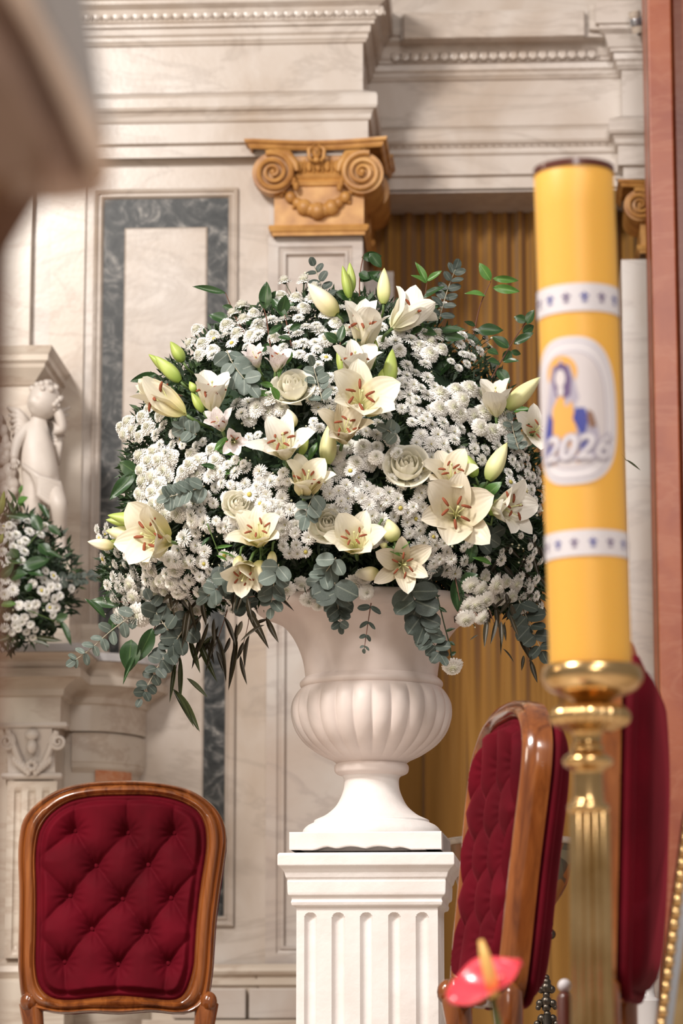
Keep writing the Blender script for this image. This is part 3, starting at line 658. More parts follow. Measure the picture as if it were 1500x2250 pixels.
# ================================================================ CHAIRS
KX = F / 7.6 / 1.013
def cl(px, py, y=0):            # pixel of the facing chair -> chair frame (x, y, z), z up from the floor
    return Vector(((px - 262) / KX, y, 1.196 - (py - 1722) / KX))
outer = [(262,1724),(330,1727),(400,1740),(450,1768),(480,1805),(489,1850),(484,1900),(476,1955),(468,2020),(464,2080),(460,2140),(450,2195),(425,2217),(390,2222),(330,2217),(262,2222),(200,2219),(150,2222),(105,2217),(60,2200),(47,2140),(45,2080),(45,2020),(44,1955),(41,1900),(42,1850),(52,1805),(85,1768),(130,1742),(190,1728)]
inner = [(262,1756),(330,1757),(385,1768),(425,1790),(443,1822),(447,1860),(443,1900),(435,1955),(428,2020),(424,2080),(420,2130),(402,2180),(375,2193),(330,2189),(262,2184),(200,2189),(160,2193),(120,2188),(94,2165),(84,2120),(84,2060),(84,2000),(83,1955),(80,1900),(82,1860),(90,1826),(112,1795),(150,1770),(200,1759)]
def cur(l, n): 
    p = catmull([(a, b_, 0) for a, b_ in l], 8, True); 
    s_ = [0]
    for i in range(len(p)): s_.append(s_[-1] + (p[(i + 1) % len(p)] - p[i]).length)
    out = []; T = s_[-1]; j = 0
    for k in range(n):
        d = T * k / n
        while s_[j + 1] < d: j += 1
        f = (d - s_[j]) / max(1e-9, s_[j + 1] - s_[j]); q = p[j].lerp(p[(j + 1) % len(p)], f); out.append((q.x, q.y))
    return out
NO = 140
co = cur(outer, NO)
ci_raw = cur(inner, 400)
ci = []
for (x, y) in co:               # match the inner curve by direction from the centre
    a = math.atan2(y - 1975, x - 264); best = min(ci_raw, key=lambda q: abs(((math.atan2(q[1] - 1975, q[0] - 264) - a + pi) % (2 * pi)) - pi)); ci.append(best)
def inpoly(x, y, poly):
    c = False; n = len(poly); j = n - 1
    for i in range(n):
        xi, yi = poly[i]; xj, yj = poly[j]
        if (yi > y) != (yj > y) and x < (xj - xi) * (y - yi) / (yj - yi) + xi: c = not c
        j = i
    return c
btn = [(163,1832),(277,1836),(377,1836),(210,1907),(322,1905),(155,1971),(268,1978),(372,1976),(203,2042),(320,2047),(145,2112),(260,2117),(367,2115)]
segs = []
def sg_(a, b_): segs.append((a, b_))
for a, b_ in ((0,3),(1,3),(1,4),(2,4),(3,5),(3,6),(4,6),(4,7),(5,8),(6,8),(6,9),(7,9),(8,10),(8,11),(9,11),(9,12)): sg_(btn[a], btn[b_])
for a, q in ((0,(166,1750)),(1,(277,1750)),(2,(378,1755)),(0,(90,1890)),(5,(88,1905)),(5,(90,2040)),(10,(88,2052)),(2,(430,1920)),(7,(428,1918)),(7,(418,2050)),(12,(416,2056)),(10,(152,2192)),(11,(258,2192)),(12,(358,2192))): sg_(btn[a], q)
def dseg(x, y, a, b_):
    vx, vy = b_[0] - a[0], b_[1] - a[1]; t_ = max(0, min(1, ((x - a[0]) * vx + (y - a[1]) * vy) / (vx * vx + vy * vy))); return math.hypot(x - a[0] - t_ * vx, y - a[1] - t_ * vy)
GX, GY = 120, 138
gx0, gx1, gy0, gy1 = 76, 452, 1752, 2196
ipoly = cur(inner, 90)
vs = []; idx = {}; fs = []; uvs = []
for i in range(GX + 1):
    for j in range(GY + 1):
        x = gx0 + (gx1 - gx0) * i / GX; y = gy0 + (gy1 - gy0) * j / GY
        de = min(dseg(x, y, ipoly[q], ipoly[q - 1]) for q in range(len(ipoly)))
        ins_ = inpoly(x, y, ipoly)
        if not ins_ and de > 6: continue
        d = min(dseg(x, y, a, b_) for a, b_ in segs); db = min(math.hypot(x - q[0], y - q[1]) for q in btn)
        h = .013 * (1 - exp(-(d / 19) ** 1.4)) + .006 * (1 - exp(-d / 2.6)) + .034 * (1 - exp(-(db / 20) ** 1.25)) - .021
        th = 0
        if db < 45:
            q = min(btn, key=lambda w_: math.hypot(x - w_[0], y - w_[1])); th = .0020 * sin(math.atan2(y - q[1], x - q[0]) * 11 + q[0]) * exp(-((db - 18) / 13) ** 2)
        e_ = min(1, de / 13) if ins_ else 0; e2 = min(1, max(0, de - 9) / 12)
        bead = .010 * exp(-((de - 6) / 4) ** 2) if ins_ else 0
        h = (h + th) * e2 + bead + .002
        idx[(i, j)] = len(vs); vs.append(tuple(cl(x, y, -h - .010))); uvs.append((0, 0))
for i in range(GX):
    for j in range(GY):
        q = [(i, j), (i + 1, j), (i + 1, j + 1), (i, j + 1)]
        if all(k in idx for k in q): fs.append(tuple(idx[k] for k in q[::-1]))
mb = MB(); mb.add(vs, fs); me_tuft = mb.mesh('tufted_front', M_['velvet'], True, True)
# frame swept between the outer and inner outlines
prf = [(0.0, .020), (0, -.006), (.05, -.016), (.14, -.022), (.24, -.020), (.30, -.015), (.36, -.020), (.52, -.030), (.68, -.031), (.80, -.026), (.86, -.020), (.92, -.021), (1.0, -.014), (1.0, .016)]
vs = []; fs = []; m_ = len(prf)
for i in range(NO):
    for (k, dy) in prf:
        x = co[i][0] + (ci[i][0] - co[i][0]) * k; y = co[i][1] + (ci[i][1] - co[i][1]) * k; vs.append(tuple(cl(x, y, dy)))
for i in range(NO):
    for j in range(m_ - 1): fs.append((i * m_ + j, ((i + 1) % NO) * m_ + j, ((i + 1) % NO) * m_ + j + 1, i * m_ + j + 1))
    fs.append((i * m_ + m_ - 1, ((i + 1) % NO) * m_ + m_ - 1, ((i + 1) % NO) * m_, i * m_))
mb = MB(); mb.add(vs, fs); me_frame = mb.mesh('back_frame', M_['wood'], 50, True)
# padded plain back
mb = MB(); ctr = (264, 1975)
def backf(u, v):
    i = int(u * NO) % NO; o_ = (co[i][0] * .96 + ctr[0] * .04, max(1768, co[i][1] * .97 + ctr[1] * .03))
    k = v; x = o_[0] + (ctr[0] - o_[0]) * k; y = o_[1] + (ctr[1] - o_[1]) * k
    return tuple(cl(x, y, .022 + .040 * sqrt(max(0, 1 - (1 - min(1, k * 6)) ** 2)) + .022 * (1 - (1 - k) ** 2)))
mb.grid(NO, 18, backf, closeu=True); 
pts = [cl(co[i][0] * .97 + ctr[0] * .03, max(1764, co[i][1] * .975 + ctr[1] * .025), .034) for i in range(0, NO, 2)]; mb.tube(pts + [pts[0]], .009, 8, caps=False)
me_back = mb.mesh('padded_back', M_['velvet'], True, True)
def ovalseat(a, b_, z0, z1, puff=0):
    mb = MB(); prof_ = [(.92, z0), (1, z0 + .01), (1, z1 - .012), (.97, z1)] + ([(.85, z1 + puff * .6), (.5, z1 + puff), (.01, z1 + puff * 1.1)] if puff else [(.01, z1)])
    vs = []; fs = []; n = 40
    for (k, z) in prof_:
        for q in range(n):
            t_ = 2 * pi * q / n; cx = abs(cos(t_)) ** .6 * (1 if cos(t_) > 0 else -1); sy = abs(sin(t_)) ** .6 * (1 if sin(t_) > 0 else -1)
            vs.append((a * k * cx * (1 + .06 * (-sy)), -.27 + b_ * k * sy, z))
    for j in range(len(prof_) - 1):
        for q in range(n): fs.append((j*n + q, j*n + (q+1) % n, (j+1)*n + (q+1) % n, (j+1)*n + q))
    fs.append(tuple(range(n))[::-1]); mb.add(vs, fs); return mb
me_seat = ovalseat(.25, .24, .43, .47, .04).mesh('seat_cushion', M_['velvet'], True, True)
me_rail = ovalseat(.265, .255, .36, .43).mesh('seat_rail', M_['wood'], 40, True)
legs = []
for sx in (-1, 1):
    mb = MB(); mb.tube([(sx * .225, -.47, .39), (sx * .245, -.505, .30), (sx * .225, -.49, .16), (sx * .22, -.495, .05), (sx * .225, -.51, .0)], [.032, .030, .019, .016, .022], 12); legs.append(mb.mesh('leg', M_['wood'], True, True))
    mb = MB(); c0 = cl(262 + sx * 188, 2205, .004)
    mb.tube([cl(262 + sx * 172, 2172, -.002), c0, cl(262 + sx * 182, 2250, .008), (sx * .205, .0, .40), (sx * .21, .045, .2), (sx * .215, .10, .0)], [.010, .031, .027, .026, .021, .018], 12)
    mb.ball(tuple(cl(262 + sx * 192, 2196, -.012)), (.022, .022, .026), nu=12, nv=8); legs.append(mb.mesh('leg', M_['wood'], True, True))
def chair(label, loc, rotz, lean):
    M = Matrix.Translation(Vector(loc)) @ Matrix.Rotation(rotz, 4, 'Z'); t = thing('upholstered_chair', label, 'chair', M=M, group='matching red velvet chairs')
    Ml = M @ Matrix.Translation((0, 0, .45)) @ Matrix.Rotation(lean, 4, 'X') @ Matrix.Translation((0, 0, -.45))
    mk('back_frame', me_frame, t, Ml); mk('tufted_front', me_tuft, t, Ml); mk('padded_back', me_back, t, Ml)
    mk('seat_cushion', me_seat, t, M); mk('seat_rail', me_rail, t, M)
    for l in legs: mk('leg', l, t, M)
    bt = MB(); bt.ball((0, 0, 0), (.007, .004, .007), nu=8, nv=6); bm_ = bt.mesh('button', M_['velvet'], True)
    for q in btn: mk('button', bm_, t, Ml @ Matrix.Translation(cl(q[0], q[1], .000)))
    return t
p1 = P(264, 1975, 7.6)
chair('red tufted velvet chair facing forward in front of the side altar', (p1.x, 7.6, 0), 0, 0)
p2 = P(1118, 2000, 5.75)
chair('red tufted velvet chair turned sideways beside the white pedestal', (p2.x - .060, 5.75, 0), radians(-80), radians(-6))
p3 = P(1332, 1950, 4.92)
chair('red velvet chair showing its plain padded back behind the candlestick', (p3.x, 4.92, 0), radians(-99), radians(-2.5))

# ================================================================ PASCHAL CANDLE AND STAND
YC = 4.2; KC = F / YC / 1.012
def zc(py): return P(1300, py, YC).z
base_c = P(1298, 1478, YC); top_c = P(1260, 378, YC)
cd = thing('paschal_candle', 'tall thick yellow candle with printed bands and year medallion', 'candle', tuple(base_c))
ax = (top_c - base_c); H = ax.length
Mc = Matrix.Translation(base_c) @ ax.to_track_quat('Z', 'Y').to_matrix().to_4x4()
# make local +x = camera right, -y = toward the camera
zax = ax.normalized(); xax = Vector((1, 0, 0)); xax = (xax - zax * xax.dot(zax)).normalized(); yax = zax.cross(xax)
Mc = Matrix((xax, yax, zax)).transposed().to_4x4(); Mc.translation = base_c
RC = .0585
def hloc(py): return (zc(py) - base_c.z) / zax.z
b = MB(); b.lathe([(.001, 0), (RC, 0), (RC, .02)] + [(RC, H * k / 12) for k in range(1, 12)] + [(RC, H - .006), (RC - .002, H - .001), (RC - .006, H - .002), (RC - .012, H - .010), (.001, H - .012)], 72); b.build('wax_body', M_['wax'], cd, M=Mc, smooth=40)
b = MB(); b.lathe([(RC + .0015, H - .006), (RC + .0015, H + .004), (RC - .001, H + .005), (RC - .003, H + .002), (RC - .003, H - .004)], 64); b.build('top_rim', M_['darkwood'], cd, M=Mc, smooth=40)
b = MB(); b.tube([(0, 0, H - .012), (.001, 0, H + .006), (.003, 0, H + .014)], .0018, 6); b.build('wick', M_['dark'], cd, M=Mc)
def wrap(a, z, e): return (  (RC + e) * sin(a), -(RC + e) * cos(a), z)
def patch(name, m, fn, nu, nv, parent, e, label=None):
    b = MB(); b.grid(nu, nv, lambda u, v: wrap(*fn(u, v), e)); return b.build(name, m, parent, M=Mc, smooth=True, label=label, fix=False)
def poly2d(name, m, pts, parent, e, label=None, a0=0):
    """flat print: star polygon filled from its centre, finely divided so it follows the wax"""
    cx = sum(p[0] for p in pts) / len(pts); cz = sum(p[1] for p in pts) / len(pts); n = len(pts)
    b = MB(); b.grid(n, 6, lambda u, v: wrap(a0 + (cx + (pts[int(round(u * n)) % n][0] - cx) * v) / RC, cz + (pts[int(round(u * n)) % n][1] - cz) * v, e)); return b.build(name, m, parent, M=Mc, smooth=True, label=label, fix=False)
for py0, py1 in ((652, 712), (1186, 1242)):
    z0_, z1_ = hloc(py1 - 8), hloc(py0 - 8)
    band = patch('printed_band', M_['wax_white'], lambda u, v: (2 * pi * u, z0_ + (z1_ - z0_) * v), 72, 1, cd, .0012, 'white band with small purple crosses')
    zm = (z0_ + z1_) / 2; hh = (z1_ - z0_)
    for k in range(14):
        a = 2 * pi * (k + .15) / 14 ; s_ = hh * .30
        cr = MB()
        for (dx, dz, w_, h_) in ((0, 0, .18, 1.0), (0, .15, .8, .26), (0, -.35, .5, .22)):
            x0_, x1_, q0, q1 = dx - w_ / 2, dx + w_ / 2, dz - h_ / 2, dz + h_ / 2
            cr.grid(4, 2, lambda u, v: wrap(a + s_ * (x0_ + (x1_ - x0_) * u) / RC * 1.25, zm + s_ * 1.2 * (q0 + (q1 - q0) * v), .0018))
        cr.build('cross_mark', M_['print_purple'] if k % 2 else M_['print_blue'], band, M=Mc, fix=False)
# medallion with veiled figure and year
A0 = radians(-20); zc0 = hloc(918)
def oval(w_, h_, n=56, p=2.6, cx=0, cz=0):
    o_ = []
    for k in range(n):
        t_ = 2 * pi * k / n; c_, s_ = cos(t_), sin(t_); o_.append((cx + w_ * abs(c_) ** (2 / p) * (1 if c_ > 0 else -1), cz + h_ * abs(s_) ** (2 / p) * (1 if s_ > 0 else -1)))
    return o_
S_ = .108
def q2(l): return [(x * S_, zc0 + z * S_) for x, z in l]
md = poly2d('medallion', M_['wax_white'], q2(oval(.66, 1.0)), cd, .0014, 'white oval medallion with a veiled haloed figure and 2026', A0)
poly2d('border_ring', M_['print_grey'], q2(oval(.60, .94)), md, .0018, None, A0)
poly2d('field', M_['wax_white'], q2(oval(.585, .925)), md, .0021, None, A0)
poly2d('inner_line', M_['print_grey'], q2(oval(.47, .80)), md, .0023, None, A0)
poly2d('inner_field', M_['print_skin'], q2(oval(.455, .785)), md, .0025, None, A0)
def fig(n, m, l, e): return poly2d(n, M_[m], q2([(x - .12, z) for x, z in l]), md, e, None, A0)
fig('halo', 'print_gold', oval(.22, .23, 30, 2, 0, .52), .0027)
fig('cloak', 'print_grey', [(0, .70), (.12, .62), (.17, .45), (.22, .2), (.42, -.1), (.48, -.35), (.40, -.62), (.2, -.72), (-.2, -.72), (-.36, -.6), (-.34, -.3), (-.24, .1), (-.17, .45), (-.12, .62)], .0029)
fig('robe', 'print_gold', [(.02, .22), (.14, .1), (.18, -.2), (.2, -.72), (-.16, -.72), (-.18, -.3), (-.14, .05), (-.06, .18)], .0031)
fig('mantle_fold', 'print_blue', [(.18, .02), (.30, .02), (.34, -.12), (.30, -.3), (.36, -.62), (.24, -.66), (.22, -.3), (.14, -.12)], .0033)
fig('mantle_edge', 'print_blue', [(-.22, 0), (-.14, -.1), (-.16, -.4), (-.16, -.68), (-.26, -.62), (-.30, -.3)], .0033)
fig('sleeve', 'print_brown', [(.34, 0), (.40, -.05), (.44, -.22), (.36, -.26), (.32, -.12)], .0034)
fig('veil', 'print_purple', [(0, .66), (.10, .6), (.14, .42), (.12, .2), (.04, .16), (-.08, .2), (-.13, .42), (-.1, .6)], .0032)
fig('face', 'print_skin', oval(.075, .12, 24, 2, -.01, .44), .0036)
fig('neck', 'print_skin', oval(.045, .08, 16, 2, -.01, .27), .0036)
for OFF, TM, TE in ((.028, 'print_grey', .0042), (.004, 'wax_white', .0048)):
  cu_ = bpy.data.curves.new('year', 'FONT'); cu_.body = '2026'; cu_.size = .46; cu_.align_x = 'CENTER'; cu_.shear = .25; cu_.offset = OFF; to = bpy.data.objects.new('tmp', cu_); COL.objects.link(to)
  dg = bpy.context.evaluated_depsgraph_get(); tm = bpy.data.meshes.new_from_object(to.evaluated_get(dg)); bpy.data.objects.remove(to)
  bm = bmesh.new(); bm.from_mesh(tm); bmesh.ops.triangulate(bm, faces=bm.faces); bmesh.ops.subdivide_edges(bm, edges=[e_ for e_ in bm.edges if e_.calc_length() > .05], cuts=2)
  for v in bm.verts: x, z = v.co.x, v.co.y; v.co = wrap(A0 + .06 + x * S_ / RC, zc0 + (z - .66) * S_, TE)
  me2 = bpy.data.meshes.new('year_text'); bm.to_mesh(me2); bm.free(); me2.materials.append(M_[TM]); mk('year_text', me2, md, Mc)
# stand
sx_ = P(1296, 1900, YC).x
sd = thing('brass_candlestick', 'tall brass floor candlestick with fluted column holding the candle', 'candlestick', (sx_, YC, 0))
def pr_(l): return [(r_ / KC, zc(py)) for r_, py in l]
b = MB(); b.lathe(dens(pr_([(40, 1545), (52, 1535), (86, 1522), (106, 1505), (112, 1488), (108, 1470), (100, 1463), (98, 1466), (92, 1476), (40, 1479)]), 3), 64, c=(base_c.x + .002, YC)); b.build('drip_pan', M_['brass'], sd, smooth=60)
b = MB(); b.lathe(dens(pr_([(50, 1548), (66, 1552), (80, 1564), (84, 1578), (76, 1592), (56, 1602), (46, 1608)]), 4), 160, c=(sx_ + .003, YC), mod=lambda t_, i, z: 1 + .07 * abs(cos(t_ * 12))); b.build('gadrooned_knop', M_['brass'], sd, smooth=True)
b = MB(); b.lathe(dens(pr_([(40, 1604), (32, 1615), (30, 1632), (36, 1640), (34, 1648), (42, 1656), (52, 1664), (56, 1674), (50, 1684), (38, 1692), (32, 1700), (33, 1740), (36, 1760), (44, 1768), (46, 1778), (42, 1786)]), 3), 48, c=(sx_ - .001, YC)); b.build('turned_stem', M_['brass'], sd, smooth=50)
b = MB(); b.lathe([(42 / KC, zc(1786))] + [((44 + 6 * k / 8) / KC, zc(1790) + (.12 - zc(1790)) * k / 8) for k in range(9)], 160, c=(sx_, YC), mod=lambda t_, i, z: 1 - .13 * abs(sin(t_ * 8)) ** .7); b.build('fluted_column', M_['brass'], sd, smooth=50)
b = MB(); b.lathe([(.02, .14), (.05, .13), (.07, .10), (.13, .07), (.15, .045), (.16, .04), (.165, 0), (.01, 0)], 48, c=(sx_, YC)); b.build('foot', M_['brass'], sd, smooth=40)

# ================================================================ ANTHURIUM in a pot
YA = 4.0; KA = F / YA
ap = P(1076, 2168, YA)
at = thing('anthurium', 'bright red anthurium with yellow spadix in the blurred foreground', 'flower', (ap.x, YA, .30))
def spathe(u, v):
    s_ = -1 + 2 * v; w_ = .047 * (sin(pi * min(1, u * 1.02)) ** .62) * (1 + .25 * (1 - u)); x = -.03 + u * .112; y = s_ * w_
    return (x, y, .012 * (abs(s_) ** 2) + .010 * u * u + .004 * sin(u * 9 + s_ * 3))
b = MB(); b.grid(18, 14, spathe)
Ma = Matrix.Translation(ap) @ Matrix.Rotation(radians(22), 4, 'Y').inverted() @ Matrix.Rotation(radians(28), 4, 'X') @ Matrix.Translation((-.03, 0, 0))
o = b.build('spathe', M_['anth'], at, M=Ma, smooth=True); sm = o.modifiers.new('s', 'SOLIDIFY'); sm.thickness = .0015
b = MB(); b.tube([P(1084, 2190, YA - .01), P(1078, 2150, YA - .015), P(1066, 2105, YA - .015), P(1056, 2066, YA - .01)], [.008, .0095, .008, .0035], 10); b.build('spadix', M_['spadix'], at, smooth=True)
b = MB(); b.tube([P(1080, 2186, YA), P(1096, 2260, YA), (ap.x + .02, YA + .01, .45), (ap.x + .03, YA + .02, .28)], .0045, 8); b.build('stem', M_['stem'], at, smooth=True)
pt = MB(); pt.lathe([(.07, 0), (.09, .02), (.11, .16), (.12, .29), (.11, .295), (.10, .27), (.001, .27)], 32, c=(ap.x + .03, YA + .02)); tag(pt.build('flower_pot', M_['dark'], smooth=40), 'dark round pot below the red anthurium', 'pot')

# ================================================================ FOREGROUND STONE CANOPY (top left, far out of focus)
YF = 1.75
fc = thing('stone_canopy', 'brown stone canopy corner blurred close to the lens at top', 'canopy', tuple(P(-120, 300, YF)))
def pf_(px, py, y=YF): return P(px, py, y)
def prism(poly, y0, y1, name, m, parent=fc):
    y1 = y0 + .05
    b = MB(); n = len(poly); vs = [tuple(pf_(x, y, y0)) for x, y in poly] + [tuple(pf_(x, y, y0) + Vector((0, y1 - y0, 0))) for x, y in poly]
    b.add(vs, [tuple(range(n)), tuple(range(n, 2 * n))[::-1]] + [(k, (k + 1) % n, n + (k + 1) % n, n + k) for k in range(n)]); return bevel(b.build(name, m, parent), .003)
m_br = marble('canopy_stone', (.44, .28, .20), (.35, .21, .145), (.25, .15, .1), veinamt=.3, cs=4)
m_gr = mat('slate_face', (.34, .32, .31), .6); m_dk = mat('dark_bracket', (.16, .07, .035), .6)  # capital and column share one even dark brown
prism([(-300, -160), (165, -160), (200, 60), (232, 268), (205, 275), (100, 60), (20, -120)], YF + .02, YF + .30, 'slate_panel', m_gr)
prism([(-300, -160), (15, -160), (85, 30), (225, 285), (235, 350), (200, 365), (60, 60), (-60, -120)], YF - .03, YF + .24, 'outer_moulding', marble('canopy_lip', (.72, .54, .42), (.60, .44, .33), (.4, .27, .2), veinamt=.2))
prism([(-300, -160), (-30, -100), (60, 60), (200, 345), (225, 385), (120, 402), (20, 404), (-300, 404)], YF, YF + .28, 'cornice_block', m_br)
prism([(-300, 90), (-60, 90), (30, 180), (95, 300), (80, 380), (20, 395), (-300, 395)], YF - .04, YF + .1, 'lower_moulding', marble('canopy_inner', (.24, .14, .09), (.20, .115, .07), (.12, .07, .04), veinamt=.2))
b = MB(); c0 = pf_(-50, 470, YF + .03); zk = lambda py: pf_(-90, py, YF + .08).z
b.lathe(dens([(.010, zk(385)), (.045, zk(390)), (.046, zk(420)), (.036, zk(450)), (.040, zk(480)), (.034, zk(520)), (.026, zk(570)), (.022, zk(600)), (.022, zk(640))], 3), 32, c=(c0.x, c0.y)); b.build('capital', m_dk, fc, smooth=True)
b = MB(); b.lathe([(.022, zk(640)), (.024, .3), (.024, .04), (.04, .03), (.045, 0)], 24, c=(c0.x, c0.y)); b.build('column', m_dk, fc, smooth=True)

# ================================================================ SMALL THINGS AT THE RIGHT
# painted bowl on a stand behind the sideways chair
YB = 7.9; KB = F / YB / 1.01
bc = P(1124, 1850, YB)
bw = thing('painted_bowl', 'large painted bowl with cream rim on a metal stand behind the chair', 'bowl', (bc.x, YB, 0))
def zb2(py): return P(1124, py, YB).z
M_['bowl'] = mat('painted_bowl_glaze', (.2, .08, .03), .3); mm_ = M_['bowl']; vv = N(mm_, 'ShaderNodeTexVoronoi'); vv.inputs['Scale'].default_value = 22; tc = N(mm_, 'ShaderNodeTexCoord'); lk(mm_, tc.outputs['Object'], vv.inputs['Vector'])
rr_ = ramp(mm_, [(.0, (.18, .02, .01)), (.3, (.30, .13, .03)), (.5, (.06, .05, .03)), (.8, (.20, .17, .10))]); lk(mm_, vv.outputs['Color'], rr_.inputs[0]); lk(mm_, rr_.outputs[0], bsdf(mm_).inputs['Base Color'])
b = MB(); b.lathe(dens([(20 / KB, zb2(2035)), (50 / KB, zb2(2022)), (90 / KB, zb2(1990)), (120 / KB, zb2(1940)), (132 / KB, zb2(1890)), (136 / KB, zb2(1855))], 4), 64, c=(bc.x, YB)); b.build('bowl', M_['bowl'], bw, smooth=True)
b = MB(); b.lathe([(136 / KB, zb2(1858)), (142 / KB, zb2(1855)), (143 / KB, zb2(1846)), (139 / KB, zb2(1843)), (130 / KB, zb2(1846)), (128 / KB, zb2(1860))], 64, c=(bc.x, YB)); b.build('rim', M_['marble_warm'], bw, smooth=True, label='cream rim')
b = MB(); b.lathe([(.03, zb2(2030)), (.012, zb2(2050)), (.012, .10), (.10, .02), (.11, 0), (.01, 0)], 24, c=(bc.x, YB))
for k in range(6):
    a = 2 * pi * k / 6 + .25; r_ = 86 / KB
    b.tube([(bc.x + .01, YB, zb2(2120)), (bc.x + r_ * .6 * cos(a), YB + r_ * .6 * sin(a), zb2(2085)), (bc.x + r_ * cos(a), YB + r_ * sin(a), zb2(2030)), (bc.x + r_ * .95 * cos(a), YB + r_ * .95 * sin(a), zb2(2000))], .006, 7)
    b.ball((bc.x + r_ * cos(a), YB + r_ * sin(a) , zb2(2052)), .014)
b.build('stand', M_['iron'], bw, smooth=True)
# ornate finial
YN = 6.6; KN = F / YN / 1.01
def pn(px, py): return P(px, py, YN)
fn_ = thing('ornate_finial', 'dark ornate metal cross finial standing between chair and candlestick', 'finial', tuple(P(1200, 2250, YN) * 1 - Vector((0, 0, P(1200, 2250, YN).z))))
b = MB(); cx = pn(1200, 2200)
b.tube([(cx.x, YN, 0), (cx.x, YN, pn(1200, 2230).z)], .012, 10)
for (px, py, r_) in ((1200, 2148, 7), (1200, 2158, 10), (1200, 2170, 13), (1189, 2174, 9), (1211, 2174, 9), (1200, 2186, 8), (1186, 2205, 9), (1214, 2205, 9), (1200, 2200, 12), (1200, 2214, 10), (1182, 2214, 6), (1219, 2213, 6), (1202, 2228, 8), (1190, 2238, 10), (1214, 2238, 9), (1202, 2246, 12), (1180, 2250, 8), (1222, 2250, 8)):
    q = pn(px, py); b.ball((q.x, YN, q.z), (r_ / KN, r_ / KN * .8, r_ / KN))
b.tube([pn(1200, 2150), pn(1200, 2142)], [.006, .001], 6); b.build('scrollwork', M_['iron'], fn_, smooth=True)
# white knob
YK = 5.2; wk = thing('white_knob_post', 'small white round knob on a red wooden post by the candlestick', 'post', (P(1240, 2166, YK).x, YK, 0))
q = P(1240, 2166, YK); b = MB(); b.ball(tuple(q), .012, nu=14, nv=10); b.build('knob', M_['wax_white'], wk, smooth=True)
b = MB(); b.tube([(q.x, YK, 0), (q.x, YK, q.z - .02), (q.x, YK, q.z - .010)], [.012, .014, .008], 12); b.build('post', M_['darkwood'], wk, smooth=True)
# pale baluster
YQ = 7.0; KQ = F / YQ / 1.01; q = P(1420, 2100, YQ); bl = thing('marble_baluster', 'pale turned marble baluster between padded chair and red pillar', 'baluster', (q.x, YQ, 0))
b = MB(); zq = lambda py: P(1420, py, YQ).z
b.lathe(dens([(9 / KQ, zq(1840)), (12 / KQ, zq(1900)), (15 / KQ, zq(2000)), (18 / KQ, zq(2080)), (22 / KQ, zq(2100)), (16 / KQ, zq(2108)), (14 / KQ, zq(2130)), (24 / KQ, zq(2142)), (24 / KQ, zq(2150)), (16 / KQ, zq(2158)), (18 / KQ, zq(2190)), (30 / KQ, zq(2200)), (30 / KQ, zq(2260)), (32 / KQ, 0.02), (32 / KQ, 0)], 3), 32, c=(q.x, YQ)); b.build('turned_shaft', M_['marble_slab'], bl, smooth=50)
# gilt beaded frame
YG = 4.6; KG = F / YG
gf = thing('beaded_picture_frame', 'leaning gilt frame edged with round beads, cut by the photo edge', 'frame', (P(1480, 2250, YG).x, YG, 0))
a0, a1 = P(1452, 2250, YG - .0), P(1506, 1840, YG + .02); dv = (a1 - a0); a00 = a0 - dv * (a0.z - .05) / dv.z
def bar(name, m, off0, off1, y0, y1):
    b = MB(); vs = []
    for p in (a00, a1 + dv * .15):
        for (o_, y) in ((off0, y0), (off1, y0), (off1, y1), (off0, y1)): vs.append(p + Vector((o_ / KG, y, 0)))
    b.add(vs, [(0, 1, 2, 3), (4, 7, 6, 5), (0, 4, 5, 1), (1, 5, 6, 2), (2, 6, 7, 3), (3, 7, 4, 0)]); return b.build(name, m, gf)
bar('gilt_edge', M_['brass'], -9, 9, -.004, .03); bar('silver_slip', M_['silver'], 9, 26, .006, .03); bar('gilt_inner', M_['brass'], 26, 60, .002, .03); bar('backing', M_['marble_warm'], 60, 400, .01, .03)
bb_ = MB(); bb_.ball((0, 0, 0), (10.5 / KG, 9 / KG, 11.5 / KG), nu=12, nv=8); bme = bb_.mesh('bead', M_['brass'], True)
step = 27 / KG; n_b = int(dv.length * 1.15 / step) + 1
for k in range(-14, n_b): p = a0 + dv.normalized() * step * k; (mk('bead', bme, gf, Matrix.Translation(p + Vector((0, -.010, 0)))) if p.z > .06 else None)
# small spotlight on the right-hand cornice
q = L(1397, 48, .2); sl = thing('small_spotlight', 'small cylindrical spotlight fixed on the cornice by the red pillar', 'spotlight', M=WM @ Matrix.Translation(q))
Ms = WM @ Matrix.Translation(q) @ Matrix.Rotation(radians(14), 4, 'Y').inverted() @ Matrix.Rotation(radians(25), 4, 'X')
b = MB(); b.lathe([(.001, -.036), (.020, -.036), (.021, -.020), (.019, -.018), (.019, .02), (.021, .022), (.021, .036), (.017, .036), (.016, .028), (.001, .028)], 32); b.build('barrel', M_['marble_warm'], sl, M=Ms, smooth=40)
b = MB(); b.lathe([(.0195, -.012), (.0205, -.010), (.0205, .012), (.0195, .014)], 32); b.build('grey_band', M_['silver'], sl, M=Ms, smooth=40)
b = MB(); b.tube([q + Vector((0, .0, 0)), q + Vector((.01, .07, -.02))], .005, 8); b.build('arm', M_['silver'], sl, M=WM)
